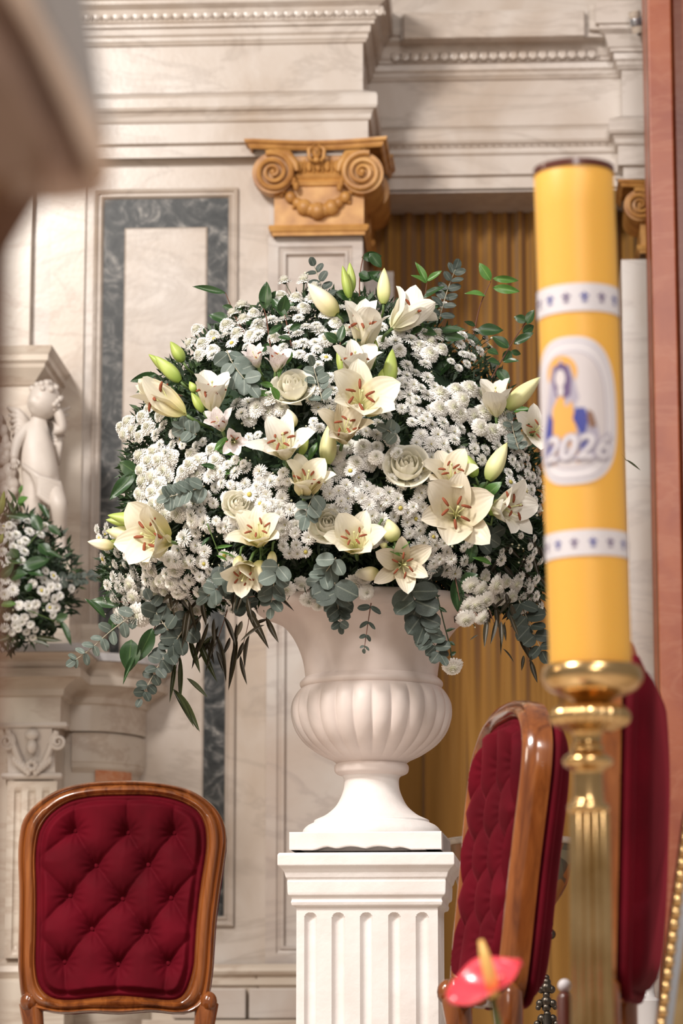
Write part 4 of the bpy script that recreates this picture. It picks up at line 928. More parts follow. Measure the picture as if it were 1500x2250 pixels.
# ================================================================ FLOWERS
# ---- shared meshes
def petal(Lp, wmax, a0, a1, nu=12, nv=6, cup=.25, curl=1.6, tipw=.0, ruffle=0, peak=.5):
    """lily petal in a bloom frame: axis +z, azimuth 0 = +x"""
    b = MB(); rs = [(.004, 0)]
    for i in range(nu):
        u = (i + .5) / nu; a = a0 + (a1 - a0) * u ** curl; rs.append((rs[-1][0] + Lp / nu * sin(a), rs[-1][1] + Lp / nu * cos(a)))
    def fn(u, v):
        i = int(round(u * nu)); r_, z = rs[i]; s_ = -1 + 2 * v
        w = wmax * (sin(pi * min(1, max(0, u)) ** (math.log(.5) / math.log(peak))) ** .60 + .10 * (1 - u)); a = a0 + (a1 - a0) * u ** curl
        lift = cup * w * s_ * s_ + ruffle * sin(u * 17 + s_ * 2) * abs(s_) * w
        rib = -.03 * w * exp(-(s_ / .16) ** 2)
        return (r_ - (lift + rib) * cos(a), s_ * w, z + (lift + rib) * sin(a))
    b.grid(nu, nv, fn); return b
def budmesh(name, m, ridge=.10, n=24, tipk=1.0):
    b = MB(); 
    def fn(u, v):
        a = 2 * pi * v; r_ = (sin(pi * min(1, u * .97 + .03) ** .82) ** .75) * .5 * (1 - .22 * u * tipk) + .03 * (1 - u); r_ *= 1 - ridge * abs(cos(a * 1.5)) ** 5
        return (r_ * cos(a), r_ * sin(a), u)
    b.grid(14, n, fn, closev=True); return b.mesh(name, m, True, True)
ME = {'bg': budmesh('bud', M_['bud_green'], .16), 'bc': budmesh('bud', M_['bud_cream'], .14)}
me = budmesh('bud', M_['bud_cream'], .14); ME['bw'] = budmesh('bud', M_['lily'], .16)
def mum(name, m, rings, disc=.12, dcol='disc'):
    b = MB(); random.seed(len(rings) * 7 + int(rings[0][0]))
    for (n, el, ln, w, r0, z0) in rings:
        off = U(0, 6)
        for k in range(n):
            a = off + 2 * pi * k / n + U(-.08, .08); e_ = el + U(-.13, .13); l_ = ln * U(.88, 1.1); ww = w * U(.85, 1.15)
            pts = []
            for (t_, wk, up) in ((0, .45, 0), (.55, 1, .06), (.88, .8, .02), (1, .25, -.03)):
                rr = r0 + l_ * t_ * cos(e_); z = z0 + l_ * t_ * sin(e_) + up * l_; pts.append((rr, ww * wk, z, t_))
            vs = []; uv = []
            for (rr, wk, z, t_) in pts:
                for s_ in (-1, 1): vs.append((rr * cos(a) - s_ * wk * sin(a), rr * sin(a) + s_ * wk * cos(a), z)); uv.append((min(1, (r0 + t_) * .9), .5 + s_ * .5))
            b.add(vs, [(0, 1, 3, 2), (2, 3, 5, 4), (4, 5, 7, 6)], None, uv)
    me = b.mesh(name, m, False)
    me.materials.append(M_[dcol]); 
    return me
def addcenter(me, r_, z, col):
    bm = bmesh.new(); bm.from_mesh(me); n0 = len(bm.faces)
    bmesh.ops.create_uvsphere(bm, u_segments=8, v_segments=5, radius=r_, matrix=Matrix.Translation((0, 0, z)) @ Matrix.Diagonal((1, 1, .6, 1)))
    bm.faces.ensure_lookup_table()
    for f in bm.faces[n0:]: f.material_index = 1; f.smooth = True
    bm.to_mesh(me); bm.free()
A = []
for q in range(3):
    me = mum('flower_head', M_['mum'], [(19 + q, -.05, .62, .085, .36, -.06), (18, .22, .58, .080, .30, 0), (16, .5, .50, .075, .22, .05), (12, .85, .40, .07, .12, .10), (7, 1.25, .30, .06, .05, .14)]); addcenter(me, .10, .16, 'disc'); A.append(me)
me = mum('flower_head', M_['mum'], [(18, .0, .62, .105, .34, 0), (16, .2, .55, .10, .30, .03)]); addcenter(me, .30, .08, 'disc'); A.append(me)   # open daisy
B = []
for q in range(3):
    rg = []
    for k in range(8):
        u = k / 7; rg.append((int(24 - 13 * u) + q, -.45 + 1.75 * u, .48 - .12 * u, .125 - .04 * u, .52 * (1 - u) + .03, -.12 + .42 * sin(u * 1.4)))
    me = mum('flower_head', M_['mum_cream'], rg); addcenter(me, .48, .02, 'disc'); me.materials[1] = M_['mum_cream']; B.append(me)
bb = MB(); bb.ball((0, 0, .1), (.32, .32, .36), nu=8, nv=6); bb.hasuv = False; BUDW = bb.mesh('flower_bud', M_['mum'], True)
# leaves: x axis 0..1, width 1
def leafmesh(name, kind, m, seed=0):
    random.seed(seed); b = MB(); nu, nv = (10, 4) if kind != 'round' else (9, 6)
    bend = U(-.25, -.05) if kind != 'willow' else U(-.2, .2); side = U(-.12, .12) if kind == 'willow' else 0
    def fn(u, v):
        s_ = -1 + 2 * v
        if kind == 'ovate': w = .5 * sin(pi * u ** .85) ** .85
        elif kind == 'round': w = .5 * sqrt(max(0, 1 - (2 * u - 1) ** 2)) * (1 - .08 * u)
        else: w = .5 * sin(pi * u ** .8) ** .9
        fold = (.16 if kind == 'ovate' else .05 if kind == 'round' else .2)
        return (u, s_ * w, fold * abs(s_) * w * 1.0 + bend * (u * u - u * .2) * (.8 if kind != 'willow' else .6) + (.02 * sin(u * 7 + s_ * 3 + seed)) * (kind != 'willow'))
    b.grid(nu, nv, fn)
    return b.mesh(name, m, True, False)
LF = {}
for kd, mm, nm in (('ovate', 'leaf', 'dark'), ('ovate', 'leaf_young', 'young'), ('round', 'euc', 'euc'), ('round', 'euc_dark', 'eucd'), ('willow', 'willow', 'wil'), ('willow', 'willow_brown', 'wilb')):
    LF[nm] = [leafmesh('leaf', kd, M_[mm], s_) for s_ in range(3)]

class Dome:
    def __init__(s, cx, cy, Y, ax, up, dn, b): s.cx, s.cy, s.Y, s.ax, s.up, s.dn, s.b = cx, cy, Y, ax, up, dn, b
    def at(s, px, py, lift=0):
        dx = (px - s.cx) / s.ax; dz = (s.cy - py) / (s.up if py < s.cy else s.dn); r2 = dx * dx + dz * dz if dz > 0 else abs(dx) ** 2.5 + abs(dz) ** 2.5
        d = sqrt(max(0, 1 - min(r2, 1))); Y = s.Y - s.b * d - lift
        if s.Y == 7.0 and py > 1140: Y = min(Y, 6.93 - lift)
        if s.Y == 7.0 and py > 1285 and 550 < px < 1090: Y = min(Y, 6.715 - lift * .3)
        nrm = Vector((dx, -max(d, .38) * .9, dz)); 
        if nrm.length < 1e-4: nrm = Vector((0, -1, 0))
        return P(px, py, Y), nrm.normalized(), Y
    def core(s, px, py, k=.45):
        q = P(s.cx + (px - s.cx) * k, s.cy + (py - s.cy) * k, s.Y - s.b * .25 * (1 - k)); return q
D1 = Dome(725, 1075, 7.0, 505, 475, 300, .36)
def pxm(Y): return Y / F * 1.012
def wobble(n, a): return (n + Vector((U(-a, a), U(-a, a), U(-a, a)))).normalized()

# ---- chrysanthemum sprays
ANCH = {}
def spray(px, py, n, typ, spread, size, label, D=D1, group=None, cat='flower', name=None, lift=0, nbud=2, down=False):
    c0, nr, Y0 = D.at(px, py)
    t = thing(name or ('pompon_chrysanthemum' if typ == 'B' else 'chrysanthemum_spray'), label, cat, tuple(c0 - nr * .08), group)
    heads = []; tries = 0; k = pxm(Y0); mind = size * (.74 if typ != 'B' else .70)
    while len(heads) < n and tries < 400:
        tries += 1; a = U(0, 2 * pi); r_ = spread * sqrt(R()); x = px + r_ * cos(a); y = py + r_ * sin(a) * .92
        if all(math.hypot(x - h[0], y - h[1]) > mind * (.9 if tries < 200 else .72) for h in heads): heads.append((x, y))
    st = MB(); node = c0 - nr * U(.055, .075); foot = D.core(px, py, .5); st.tube([foot, foot.lerp(node, .6) + Vector((0, 0, .004)), node], .0022, 5, caps=False)
    for (x, y) in heads:
        p, nn, Y = D.at(x, y, lift + U(-.016, .016)); s_ = size * .50 * k * U(.86, 1.1); nn = wobble((nn + (p - node).normalized() * .5 + Vector((0, -.15, .08))).normalized(), .22)
        me = (A[0] if R() < .3 else A[1] if R() < .4 else A[2] if R() < .75 else A[3]) if typ == 'A' else (random.choice(B) if typ == 'B' else random.choice(B + A[:3]))
        mk('flower_head', me, t, zframe(p, nn, U(0, 6)) @ Matrix.Diagonal((s_, s_, s_, 1)))
        st.tube([node, node.lerp(p, .5) + nr * .004, p - nn * s_ * .1], .0012, 4, caps=False)
        st.ball(tuple(p - nn * s_ * .18), s_ * .34, nu=6, nv=4)
    for q in range(nbud):
        a = U(0, 2 * pi); x = px + spread * 1.05 * cos(a); y = py + spread * sin(a); p, nn, Y = D.at(x, y, -.012); s_ = U(5, 9) * k
        mk('flower_bud', BUDW, t, zframe(p, nn) @ Matrix.Diagonal((s_, s_, s_, 1))); st.tube([node, p], .0009, 4, caps=False)
    st.build('stem', M_['stem_dark'], t, smooth=True)
    return t

# ---- lily-like bloom
def bloom(name, label, px, py, axis, size, o0, o1, m='lily', wide=.24, D=D1, lift=.012, spin=None, n_anther=6, cat='lily', ruffle=.05, narrow=.78, group=None, anth=True):
    """axis = (image right, image up, towards camera); size = petal length in px"""
    c, nr, Y = D.at(px, py, lift); k = pxm(Y); Lp = size * k * 1.08
    ax = Vector((axis[0], -axis[2], axis[1])).normalized(); spin = U(0, 6) if spin is None else spin
    M = zframe(c, ax, spin); t = thing(name, label, cat, M=M, group=group)
    for j, (w, ext) in enumerate(((wide, 0), (wide * narrow, .05))):
        me = petal(Lp, Lp * w * 1.10, o0 + ext * .4, o1 + ext, ruffle=ruffle, peak=.52, cup=.28).mesh('petal', M_[m], True, False)
        for q in range(3): mk('petal', me, t, M @ Matrix.Rotation(q * 2 * pi / 3 + j * pi / 3 + U(-.08, .08), 4, 'Z') @ Matrix.Translation((0, 0, -.002 * j)) @ Matrix.Rotation(U(-.20, .20), 4, 'Y') @ Matrix.Rotation(U(-.12, .12), 4, 'X'))
    if anth:
        an = MB(); an.tube([(-.5, 0, 0), (-.2, 0, .06), (.2, 0, .06), (.5, 0, 0)], [.09, .15, .15, .09], 6); am = an.mesh('anther', M_['anther'], True)
        for q in range(n_anther):
            a = q * pi / 3 + U(-.15, .15); sp = U(.17, .27); ln = U(.56, .68); f = MB(); tip = Vector((Lp * sp * cos(a), Lp * sp * sin(a), Lp * ln * .9))
            f.tube([(0, 0, .004), (Lp * .05 * cos(a), Lp * .05 * sin(a), Lp * .35), tip], Lp * .011, 5); fo = f.mesh('filament', M_['pistil'], True)
            fil = mk('filament', fo, t, M); s_ = Lp * .19
            mk('anther', am, fil, M @ Matrix.Translation(tip) @ Matrix.Rotation(a + U(-.6, .6), 4, 'Z') @ Matrix.Rotation(U(-.4, .4), 4, 'Y') @ Matrix.Diagonal((s_, s_, s_, 1)))
        f = MB(); f.tube([(0, 0, .002), (0, 0, Lp * .4), (Lp * .03, 0, Lp * .72)], [Lp * .022, Lp * .014, Lp * .014], 6); f.ball((Lp * .03, 0, Lp * .73), Lp * .03); mk('pistil', f.mesh('pistil', M_['pistil'], True), t, M)
    s_ = MB(); f2 = D.core(px, py, .55); s_.tube([c + ax * .004, c - ax * .03, (c - ax * .05).lerp(f2, .5), f2], [.0045, .004, .003, .003], 6); s_.build('stem', M_['stem'], t, smooth=True)
    return t

# ---- bud on a stalk: base px -> tip px
def bud(label, b0, t0, w, kind, D=D1, lift=.03, tilt=0, stalk=None, group=None, cat='bud', name='lily_bud'):
    pb, nr, Y = D.at(*b0, lift); pt = P(t0[0], t0[1], Y - tilt); k = pxm(Y); ln = (pt - pb).length; ww = w * k
    M = frameM(pb, (0, -1, .01), pt - pb); z = (pt - pb).normalized(); x = Vector((0, -1, 0)); x = (x - z * x.dot(z)).normalized(); y = z.cross(x)
    M = Matrix((x, y, z)).transposed().to_4x4(); M.translation = pb
    t = thing(name, label, cat, M=M, group=group)
    mk('bud', ME[kind], t, M @ Matrix.Rotation(U(0, 6), 4, 'Z') @ Matrix.Diagonal((ww, ww, ln, 1)))
    s_ = MB(); e_ = D.at(*stalk, -.02)[0] if stalk else D.core(b0[0], b0[1], .8); s_.tube([pb + z * ln * .02, pb - z * .02, pb.lerp(e_, .6) - z * .012, e_], [.0032, .003, .0028, .0028], 6); s_.build('stalk', M_['stem'], t, smooth=True)
    return t

# ---- rose
def rose(label, px, py, size, axis, D=D1, m='rose'):
    c, nr, Y = D.at(px, py, .01); Rr = size * pxm(Y) * .5; ax = Vector((axis[0], -axis[2], axis[1])).normalized(); M = zframe(c, ax, U(0, 6))
    t = thing('rose', label, 'rose', M=M)
    for ring_, (n, r_, op, hh) in enumerate(((3, .24, -.5, 1.02), (3, .42, -.38, 1.0), (4, .60, -.22, .97), (4, .80, -.05, .90), (5, .95, .30, .72))):
        def fn(u, v, r_=r_, op=op, hh=hh, n=n):
            s_ = -1 + 2 * v; a = s_ * (3.0 / n ** .6); ww = (1 - .42 * u ** 4 * abs(s_) ** 2)
            rr = Rr * r_ * (.30 + .70 * sin(min(1, u * 1.4) * pi / 2)) * (1 + .10 * (1 - abs(s_))) * (1 + op * u ** 2.5)
            z = Rr * (-.65 + 1.55 * hh * u * ww) - (Rr * .5 * max(0, op) * u ** 6)
            return (rr * cos(a), rr * sin(a), z)
        b = MB(); b.grid(9, 9, fn); me = b.mesh('petal', M_[m], True, False)
        for q in range(n): mk('petal', me, t, M @ Matrix.Rotation(2 * pi * q / n + ring_ * 1.1 + U(-.1, .1), 4, 'Z') @ Matrix.Rotation(U(-.06, .06), 4, 'Y'))
    s_ = MB(); s_.ball(tuple(c - ax * Rr * .5), Rr * .33); f2 = D.core(px, py, .6); s_.tube([c - ax * Rr * .5, c - ax * Rr * 1.2, f2], .003, 6); s_.build('stem', M_['stem'], t, smooth=True)
    return t

# ---- branches with individually placed leaves
def leaf(parent, b0, t0, w, kind, Y, dt=0, roll=None):
    pb = P(b0[0], b0[1], Y); pt = P(t0[0], t0[1], Y - dt); k = pxm(Y); ln = (pt - pb).length; roll = U(-.55, .55) if roll is None else roll
    M = frameM(pb, pt - pb, Vector((0, -1, .25))) @ Matrix.Rotation(roll, 4, 'X') @ Matrix.Diagonal((ln, w * k, ln * .9, 1))
    return mk('leaf', random.choice(LF[kind]), parent, M)
def branch(name, label, pts, leaves, kind, twig='stem', rad=.0018, lift=.0, D=D1, group=None, cat='foliage', endlift=0):
    n = len(pts); Ys = [D.at(px, py, lift)[2] - endlift * i / max(1, n - 1) for i, (px, py) in enumerate(pts)]
    Y0 = Ys[0]; p3 = [P(px, py, Ys[i]) for i, (px, py) in enumerate(pts)]
    t = thing(name, label, cat, tuple(p3[0]), group)
    b = MB(); b.tube(catmull(p3, 5), [rad * (1 - .5 * i / (5 * (n - 1))) for i in range(5 * (n - 1) + 1)], 5); b.build('twig', M_[twig], t, smooth=True)
    for (b0, t0, w, *r_) in leaves:
        j = min(range(n), key=lambda i: math.hypot(pts[i][0] - b0[0], pts[i][1] - b0[1])); leaf(t, b0, t0, w, r_[0] if r_ else kind, Ys[j] + U(-.006, .004), U(-.012, .02))
    return t
def eucalyptus(label, pts, s0, s1, step, kind='euc', lift=.015, D=D1, group=None, endlift=0, twig='stem_pale', aspect=.95):
    c = catmull([(a, b_, 0) for a, b_ in pts], 12); n = len(c); Lt = sum((c[i + 1] - c[i]).length for i in range(n - 1)); lv = []; d = 0; nxt = step * .3; s_ = 1
    for i in range(n - 1):
        d += (c[i + 1] - c[i]).length
        if d >= nxt:
            u = d / Lt; sz = s0 + (s1 - s0) * u; dr = (c[i + 1] - c[i]).normalized(); base = math.atan2(dr.y, dr.x)
            for sg in (-1, 1):
                a = base + sg * U(.75, 1.35); q = sz * U(.85, 1.1); lv.append(((c[i].x, c[i].y), (c[i].x + q * cos(a), c[i].y + q * sin(a)), q * aspect * U(.85, 1.05)))
            nxt += step * (1 - .35 * u)
    e_ = c[-1]; p_ = c[-3]; dr = (e_ - p_).normalized(); lv.append(((e_.x, e_.y), (e_.x + dr.x * s1, e_.y + dr.y * s1), s1 * .8))
    return branch('eucalyptus_branch', label, pts, lv, kind, twig, .0016, lift, D, group, endlift=endlift)
def willow(label, pts, leaves, kind='wil', lift=0, group=None, twig='stem_red'):
    lv = []
    for (b0, t0, w) in leaves: lv.append((b0, t0, w * .8))
    return branch('narrow_leaf_branch', label, pts, lv, kind, twig, .0013, lift, D1, group)

# ================================================================ BIG BOUQUET
random.seed(21)
LIL = [
 ('side-on trumpet lily', 'pale yellow lily trumpet opening towards the wall panel, left side of bouquet', 408, 912, (-.86, .50, .18), 122, .10, .38, 'lily', .22, .5),
 ('half-hidden lily behind green buds', 'cream lily half hidden between round eucalyptus and green buds', 468, 905, (-.05, .75, .55), 92, .25, .85, 'lily_white', .27, 0),
 ('tall upright lily at the top', 'cream lily with upright petals standing at the top of the bouquet', 795, 768, (.10, .78, .55), 108, .15, .75, 'lily_white', .25, .3),
 ('back-turned lily at the top', 'cream lily turned away behind the tallest bud at the top', 862, 722, (.55, .55, -.35), 108, .25, 1.15, 'lily_white', .26, .1),
 ('widest open lily', 'large open cream lily with rust anthers, upper middle of bouquet', 790, 905, (.03, .30, .92), 112, .45, 1.18, 'lily', .29, .52),
 ('shadowed lily behind the widest one', 'white lily tucked behind the large open upper middle lily', 778, 838, (.0, .75, .6), 90, .3, 1.0, 'lily_white', .26, .9),
 ('lily with upright rust anthers', 'white lily with six upright rust anthers left of the tall cream bud', 628, 1008, (-.12, .55, .8), 98, .4, 1.25, 'lily_white', .24, .2),
 ('lily behind the fat central bud', 'white lily with ruffled petals behind the fat central bud', 752, 972, (.15, .5, .8), 92, .4, 1.15, 'lily_old', .25, .7),
 ('large left lily', 'large pale lily with five brown anthers facing left above the rim of the bouquet', 372, 1190, (-.62, .05, .75), 118, .35, 1.05, 'lily', .30, .05),
 ('low left lily', 'cream lily with brown anthers low on the left above hanging buds', 572, 1198, (-.08, .55, .8), 84, .5, 1.2, 'lily', .30, .4),
 ('crumpled central lily', 'pale lily with crumpled petals in the very centre of bouquet', 668, 1092, (.12, .6, .7), 92, .4, 1.1, 'lily', .28, .8),
 ('low middle lily', 'cream lily with scattered anthers directly above the urn rim centre', 782, 1212, (-.1, .45, .85), 88, .5, 1.2, 'lily', .30, .15),
 ('browning star lily', 'browning star-shaped lily nodding over the urn rim', 880, 1240, (.12, -.18, .95), 78, .6, 1.3, 'lily_old', .24, .6),
 ('lily under the green buds', 'dusky white lily below the two upright green buds at the right', 992, 1072, (-.05, .6, .75), 86, .4, 1.2, 'lily_old', .28, .9),
 ('broad right lily', 'broad pale lily with wide drooping petals, lower right', 1000, 1138, (.0, .08, .98), 112, .55, 1.3, 'lily_old', .30, .3),
 ('side-facing right lily', 'white lily seen sideways beyond the round green buds at the right', 1082, 1122, (.72, .05, .62), 96, .35, 1.15, 'lily_white', .27, .2),
 ('small upright right lily', 'white lily with dark orange anthers below the right leaf sprig', 1090, 915, (-.08, .85, .45), 84, .25, .75, 'lily_white', .26, .4),
 ('lily touching the candle', 'white lily partly behind the yellow candle', 1168, 955, (.2, .1, .9), 72, .5, 1.2, 'lily_white', .26, .6),
 ('drooping lily at the rim', 'cream lily drooping with petals down at the lower left rim', 548, 1236, (-.25, -.72, .55), 78, .35, .95, 'lily', .28, .4),
]
for (short, lab, px, py, ax, sz, o0, o1, m_, wd, sp) in LIL:
    bloom('lily', lab, px, py, ax, sz, o0, o1, m_, wd, spin=sp, lift=.035 if sz > 90 else .022); ANCH[short] = (px + ax[0] * sz * .4, py - ax[1] * sz * .4, sz * .5)
for (short, lab, px, py, ax, sz) in (('upper pink-streaked alstroemeria', 'white alstroemeria with pink streaks between round eucalyptus and cream rose', 606, 815, (.1, .7, .6), 56), ('twin alstroemeria', 'white alstroemeria with pink streaks behind the upper one beside eucalyptus', 567, 805, (-.25, .65, .6), 50),
        ('lower pink-streaked alstroemeria', 'pink-streaked white alstroemeria below the half-hidden lily', 488, 945, (-.2, .5, .8), 55), ('drooping alstroemeria', 'white alstroemeria drooping beside small daisies on the left', 512, 968, (.1, -.3, .9), 48)):
    bloom('alstroemeria', lab, px, py, ax, sz, .25, .8, 'alstro', .24, lift=.03, cat='flower', n_anther=3, ruffle=.08); ANCH[short] = (px, py - 15, 25)
for (short, lab, px, py, sz, ax) in (('pale green-cream rose', 'pale green-cream rose bud seen from the side, upper middle', 644, 856, 78, (-.1, .45, .75)), ('large right rose', 'cream rose half open on the right of centre', 893, 1028, 84, (.05, .35, .9)),
        ('small left rose', 'small cream rosebud between daisies left of centre', 522, 1112, 58, (.2, .35, .9)), ('ruffled low rose', 'ruffled cream rose above the low middle lily', 722, 1156, 74, (0, .3, .95))):
    rose(lab, px, py, sz, ax); ANCH[short] = (px, py, sz * .45)
BUDS = [
 ('plump cream bud lying at the top left of the crown', (740, 690), (676, 622), 50, 'bw'), ('slender green-white bud, left of the top pair', (768, 655), (752, 583), 24, 'bg'), ('slender green bud, right of the top pair', (774, 640), (768, 576), 24, 'bg'),
 ('tall pale green bud standing alone at the top', (842, 668), (844, 588), 33, 'bc'), ('pointed green bud above the widest open lily', (760, 828), (742, 760), 33, 'bg'), ('tiny green bud above the shadowed lily', (824, 780), (825, 745), 16, 'bg'),
 ('large green bud right of the widest open lily', (853, 850), (862, 766), 36, 'bg'), ('small green bud hugging the large one', (834, 842), (848, 805), 22, 'bg'), ('fat cream bud standing in the centre', (718, 1020), (724, 928), 42, 'bc'),
 ('small opening cream bud under the pale rose', (642, 940), (632, 898), 34, 'bw'), ('little green bud right of the upright anthers', (660, 1000), (677, 958), 20, 'bg'), ('little green bud over the lily petals', (648, 990), (620, 982), 22, 'bg'),
 ('green bud behind the big left pair', (402, 795), (374, 750), 30, 'bg'), ('big green bud nearest the trumpet lily', (396, 838), (340, 782), 34, 'bg'), ('big green bud outermost on the upper left', (385, 826), (326, 778), 28, 'bg'),
 ('green bud between trumpet lily and half-hidden lily', (446, 905), (420, 862), 25, 'bg'), ('tiny green bud beside eucalyptus at upper left', (430, 862), (416, 838), 20, 'bg'),
 ('upper green bud of the left group', (322, 1150), (236, 1132), 36, 'bg'), ('narrow green bud under the upper one at left', (290, 1152), (232, 1142), 24, 'bg'), ('yellowish opening bud in the left group', (310, 1182), (232, 1166), 42, 'bc'),
 ('lower green bud of the left group', (302, 1196), (242, 1188), 28, 'bg'), ('cream bud poking furthest left', (250, 1200), (192, 1190), 28, 'bw'), ('tall cream-green bud at the right', (1072, 1056), (1114, 972), 44, 'bc'),
 ('green bud left of the tall cream-green bud', (1044, 1048), (1024, 998), 32, 'bg'), ('round green bud over the side-facing right lily', (1082, 1134), (1092, 1084), 36, 'bg'), ('small round green bud near the broad right lily', (1042, 1132), (1058, 1108), 23, 'bg'),
 ('long cream bud reaching the candle', (1112, 898), (1188, 828), 42, 'bc'), ('olive bud above the browning star lily', (866, 1190), (852, 1140), 42, 'bc'), ('slim cream bud hanging at the low left lily', (527, 1222), (518, 1268), 28, 'bw'),
 ('fat cream bud hanging over the urn rim', (572, 1232), (565, 1302), 44, 'bw'), ('thin pale bud right of the fat hanging bud', (598, 1212), (594, 1268), 25, 'bw'), ('opening cream bud lying over the urn rim', (832, 1258), (778, 1262), 36, 'bw'),
 ('tiny green-yellow bud above the browning lily', (868, 1206), (884, 1190), 18, 'bc'), ('tiny round bud left of the browning lily', (850, 1202), (834, 1196), 17, 'bc'), ('drooping olive bud beside the olive one', (828, 1158), (812, 1180), 26, 'bc')]
for lab, b0, t0, w_, kd in BUDS: bud(lab, b0, t0, w_, kd); 
for n_, (x, y) in {'plump top bud': (705, 655), 'top pair of buds': (765, 615), 'lone tall bud': (843, 630), 'fat central bud': (721, 975), 'upper left green buds': (358, 805), 'left green bud group': (270, 1165), 'tall right bud': (1095, 1015), 'bud reaching the candle': (1150, 862), 'olive bud': (855, 1165), 'hanging buds at the rim': (560, 1265)}.items(): ANCH[n_] = (x, y, 20)

SPR = [(655,640,7,'B',42,42),(530,708,8,'B',42,40),(590,720,4,'C',30,36),(440,748,6,'B',34,40),(486,760,5,'A',30,34),(735,712,7,'C',44,38),(680,735,6,'A',28,34),(690,775,6,'A',32,34),(640,760,5,'A',26,32),(872,732,8,'C',40,38),(945,756,6,'B',32,42),(966,668,3,'A',14,22),(1040,752,9,'A',38,30),(1010,790,4,'A',24,26),
 (905,815,9,'A',40,34),(870,860,6,'A',30,34),(590,888,7,'B',38,42),(535,905,5,'C',26,36),(296,938,7,'B',32,38),(330,915,4,'C',20,34),(366,965,7,'A',34,32),(420,960,5,'A',30,28),(446,1015,7,'B',36,42),(340,1018,8,'B',38,44),(325,1085,7,'B',36,44),(385,1040,4,'C',24,38),(470,1075,7,'A',34,32),(432,1108,6,'A',30,32),(375,1110,5,'B',30,42),
 (548,1052,9,'A',40,36),(596,1085,8,'A',38,34),(520,1020,4,'A',24,26),(712,882,8,'A',34,34),(690,930,3,'A',18,28),(812,928,7,'A',42,34),(845,985,5,'C',34,38),(775,1010,6,'B',40,46),(752,1062,9,'A',40,38),(705,1050,4,'C',24,36),(935,880,9,'A',40,34),(985,880,5,'B',34,46),(1035,885,6,'B',38,46),(1082,922,5,'B',36,50),(960,942,9,'A',40,36),(1005,975,9,'A',40,36),(930,985,6,'A',28,32),(1050,1000,4,'A',26,32),
 (885,1080,9,'A',42,34),(845,1110,9,'A',38,36),(800,1090,5,'A',26,34),(905,1140,9,'A',36,34),(945,1095,5,'A',28,32),(590,1142,7,'B',40,42),(640,1130,5,'C',30,36),(650,1192,8,'A',34,34),(520,1165,7,'A',30,34),(478,1155,4,'A',24,28),(412,1215,8,'C',38,42),(430,1160,4,'C',24,36),(352,1248,8,'B',38,40),(300,1232,7,'A',34,32),(250,1218,7,'A',28,30),(228,1168,5,'A',22,26),(262,1290,8,'A',32,32),(312,1290,7,'C',34,38),
 (365,1305,7,'B',34,38),(425,1288,6,'A',32,32),(468,1295,7,'A',32,34),(408,1340,4,'C',26,40),(330,1345,4,'A',26,30),(278,1365,3,'B',24,62),(655,1300,3,'B',30,46),(800,1285,3,'B',24,46),(690,1328,2,'B',14,34),(968,1222,7,'A',32,34),(1008,1250,6,'A',30,36),(935,1190,5,'A',28,32),(940,1250,3,'A',24,28),(1030,1205,2,'A',16,22),(1068,1300,7,'B',40,46),(1045,1350,4,'B',28,46),(1118,1300,5,'B',30,42),
 (1150,1050,9,'A',36,32),(1165,1105,7,'A',30,30),(1130,985,5,'A',28,30),(1155,1010,3,'A',18,26),(1160,1255,4,'A',28,28),(1170,1330,6,'A',24,32),(1165,1180,3,'A',30,20),(1085,1250,4,'A',30,30),(1150,1290,4,'A',24,30),(250,1330,4,'A',26,28),(385,1270,5,'A',28,32),(490,1330,3,'A',24,28),(1120,1215,2,'A',20,18),(820,1165,8,'C',32,38),(755,1120,4,'A',22,30),(745,930,3,'A',16,28),(560,965,4,'A',24,28),(500,1045,4,'A',24,28),(620,1045,3,'A',20,28),(960,1040,4,'A',24,30),(300,1150,4,'C',22,36),(700,830,5,'A',26,34),(640,700,4,'A',24,34),(905,905,5,'A',26,32),(1100,960,4,'A',24,32),
 (505,1240,5,'A',26,30),(440,1245,4,'A',26,30),(920,1035,3,'A',22,28),(1185,1220,3,'A',22,24),(320,1200,5,'C',26,34),(560,760,4,'A',28,30),(1188,1060,5,'A',26,30)]
used = {}
AL = list(ANCH.items())
for (px, py, n, typ, spd, sz) in SPR:
    kindw = {'A': 'small white button chrysanthemums', 'B': 'full creamy pompon chrysanthemums', 'C': 'fluffy white chrysanthemums'}[typ]
    srt = sorted(AL, key=lambda q: math.hypot(q[1][0] - px, q[1][1] - py) - q[1][2] * .3); a, c_ = srt[0], srt[1]
    dx, dy = px - a[1][0], py - a[1][1]
    rel = ('below' if dy > 0 else 'above') if abs(dy) > abs(dx) * .8 else 'beside'
    lab = None
    for alt in range(1, 20):
        c_ = srt[alt]; l_ = f'{kindw} {rel} {a[0]}, towards {c_[0]}'
        if len(l_.split()) > 16: continue
        if l_ not in used: lab = l_; break
    used[lab] = 1
    spray(px, py, n, typ, spd, sz, lab, group='chrysanthemum sprays in the urn bouquet')
# the single pompon hanging below the bouquet
pt = P(994, 1467, 6.72); t = thing('pompon_chrysanthemum', 'single white pompon hanging upside down below the bouquet, right of the urn neck', 'flower', tuple(pt))
s_ = 25 * pxm(6.72)
mk('flower_head', B[0], t, zframe(pt, Vector((.1, -.45, -.8))) @ Matrix.Diagonal((s_, s_, s_, 1)))
b = MB(); b.tube(catmull([P(958, 1300, 6.74), P(975, 1370, 6.73), P(988, 1420, 6.72), pt + Vector((0, .0, .008))], 5), .0016, 5); b.build('stem', M_['stem_dark'], t, smooth=True)
for b0, t0 in (((962, 1335), (982, 1345)), ((978, 1388), (1000, 1380)), ((985, 1410), (1000, 1418)), ((988, 1440), (1002, 1432))): leaf(t, b0, t0, 9, 'dark', 6.73)

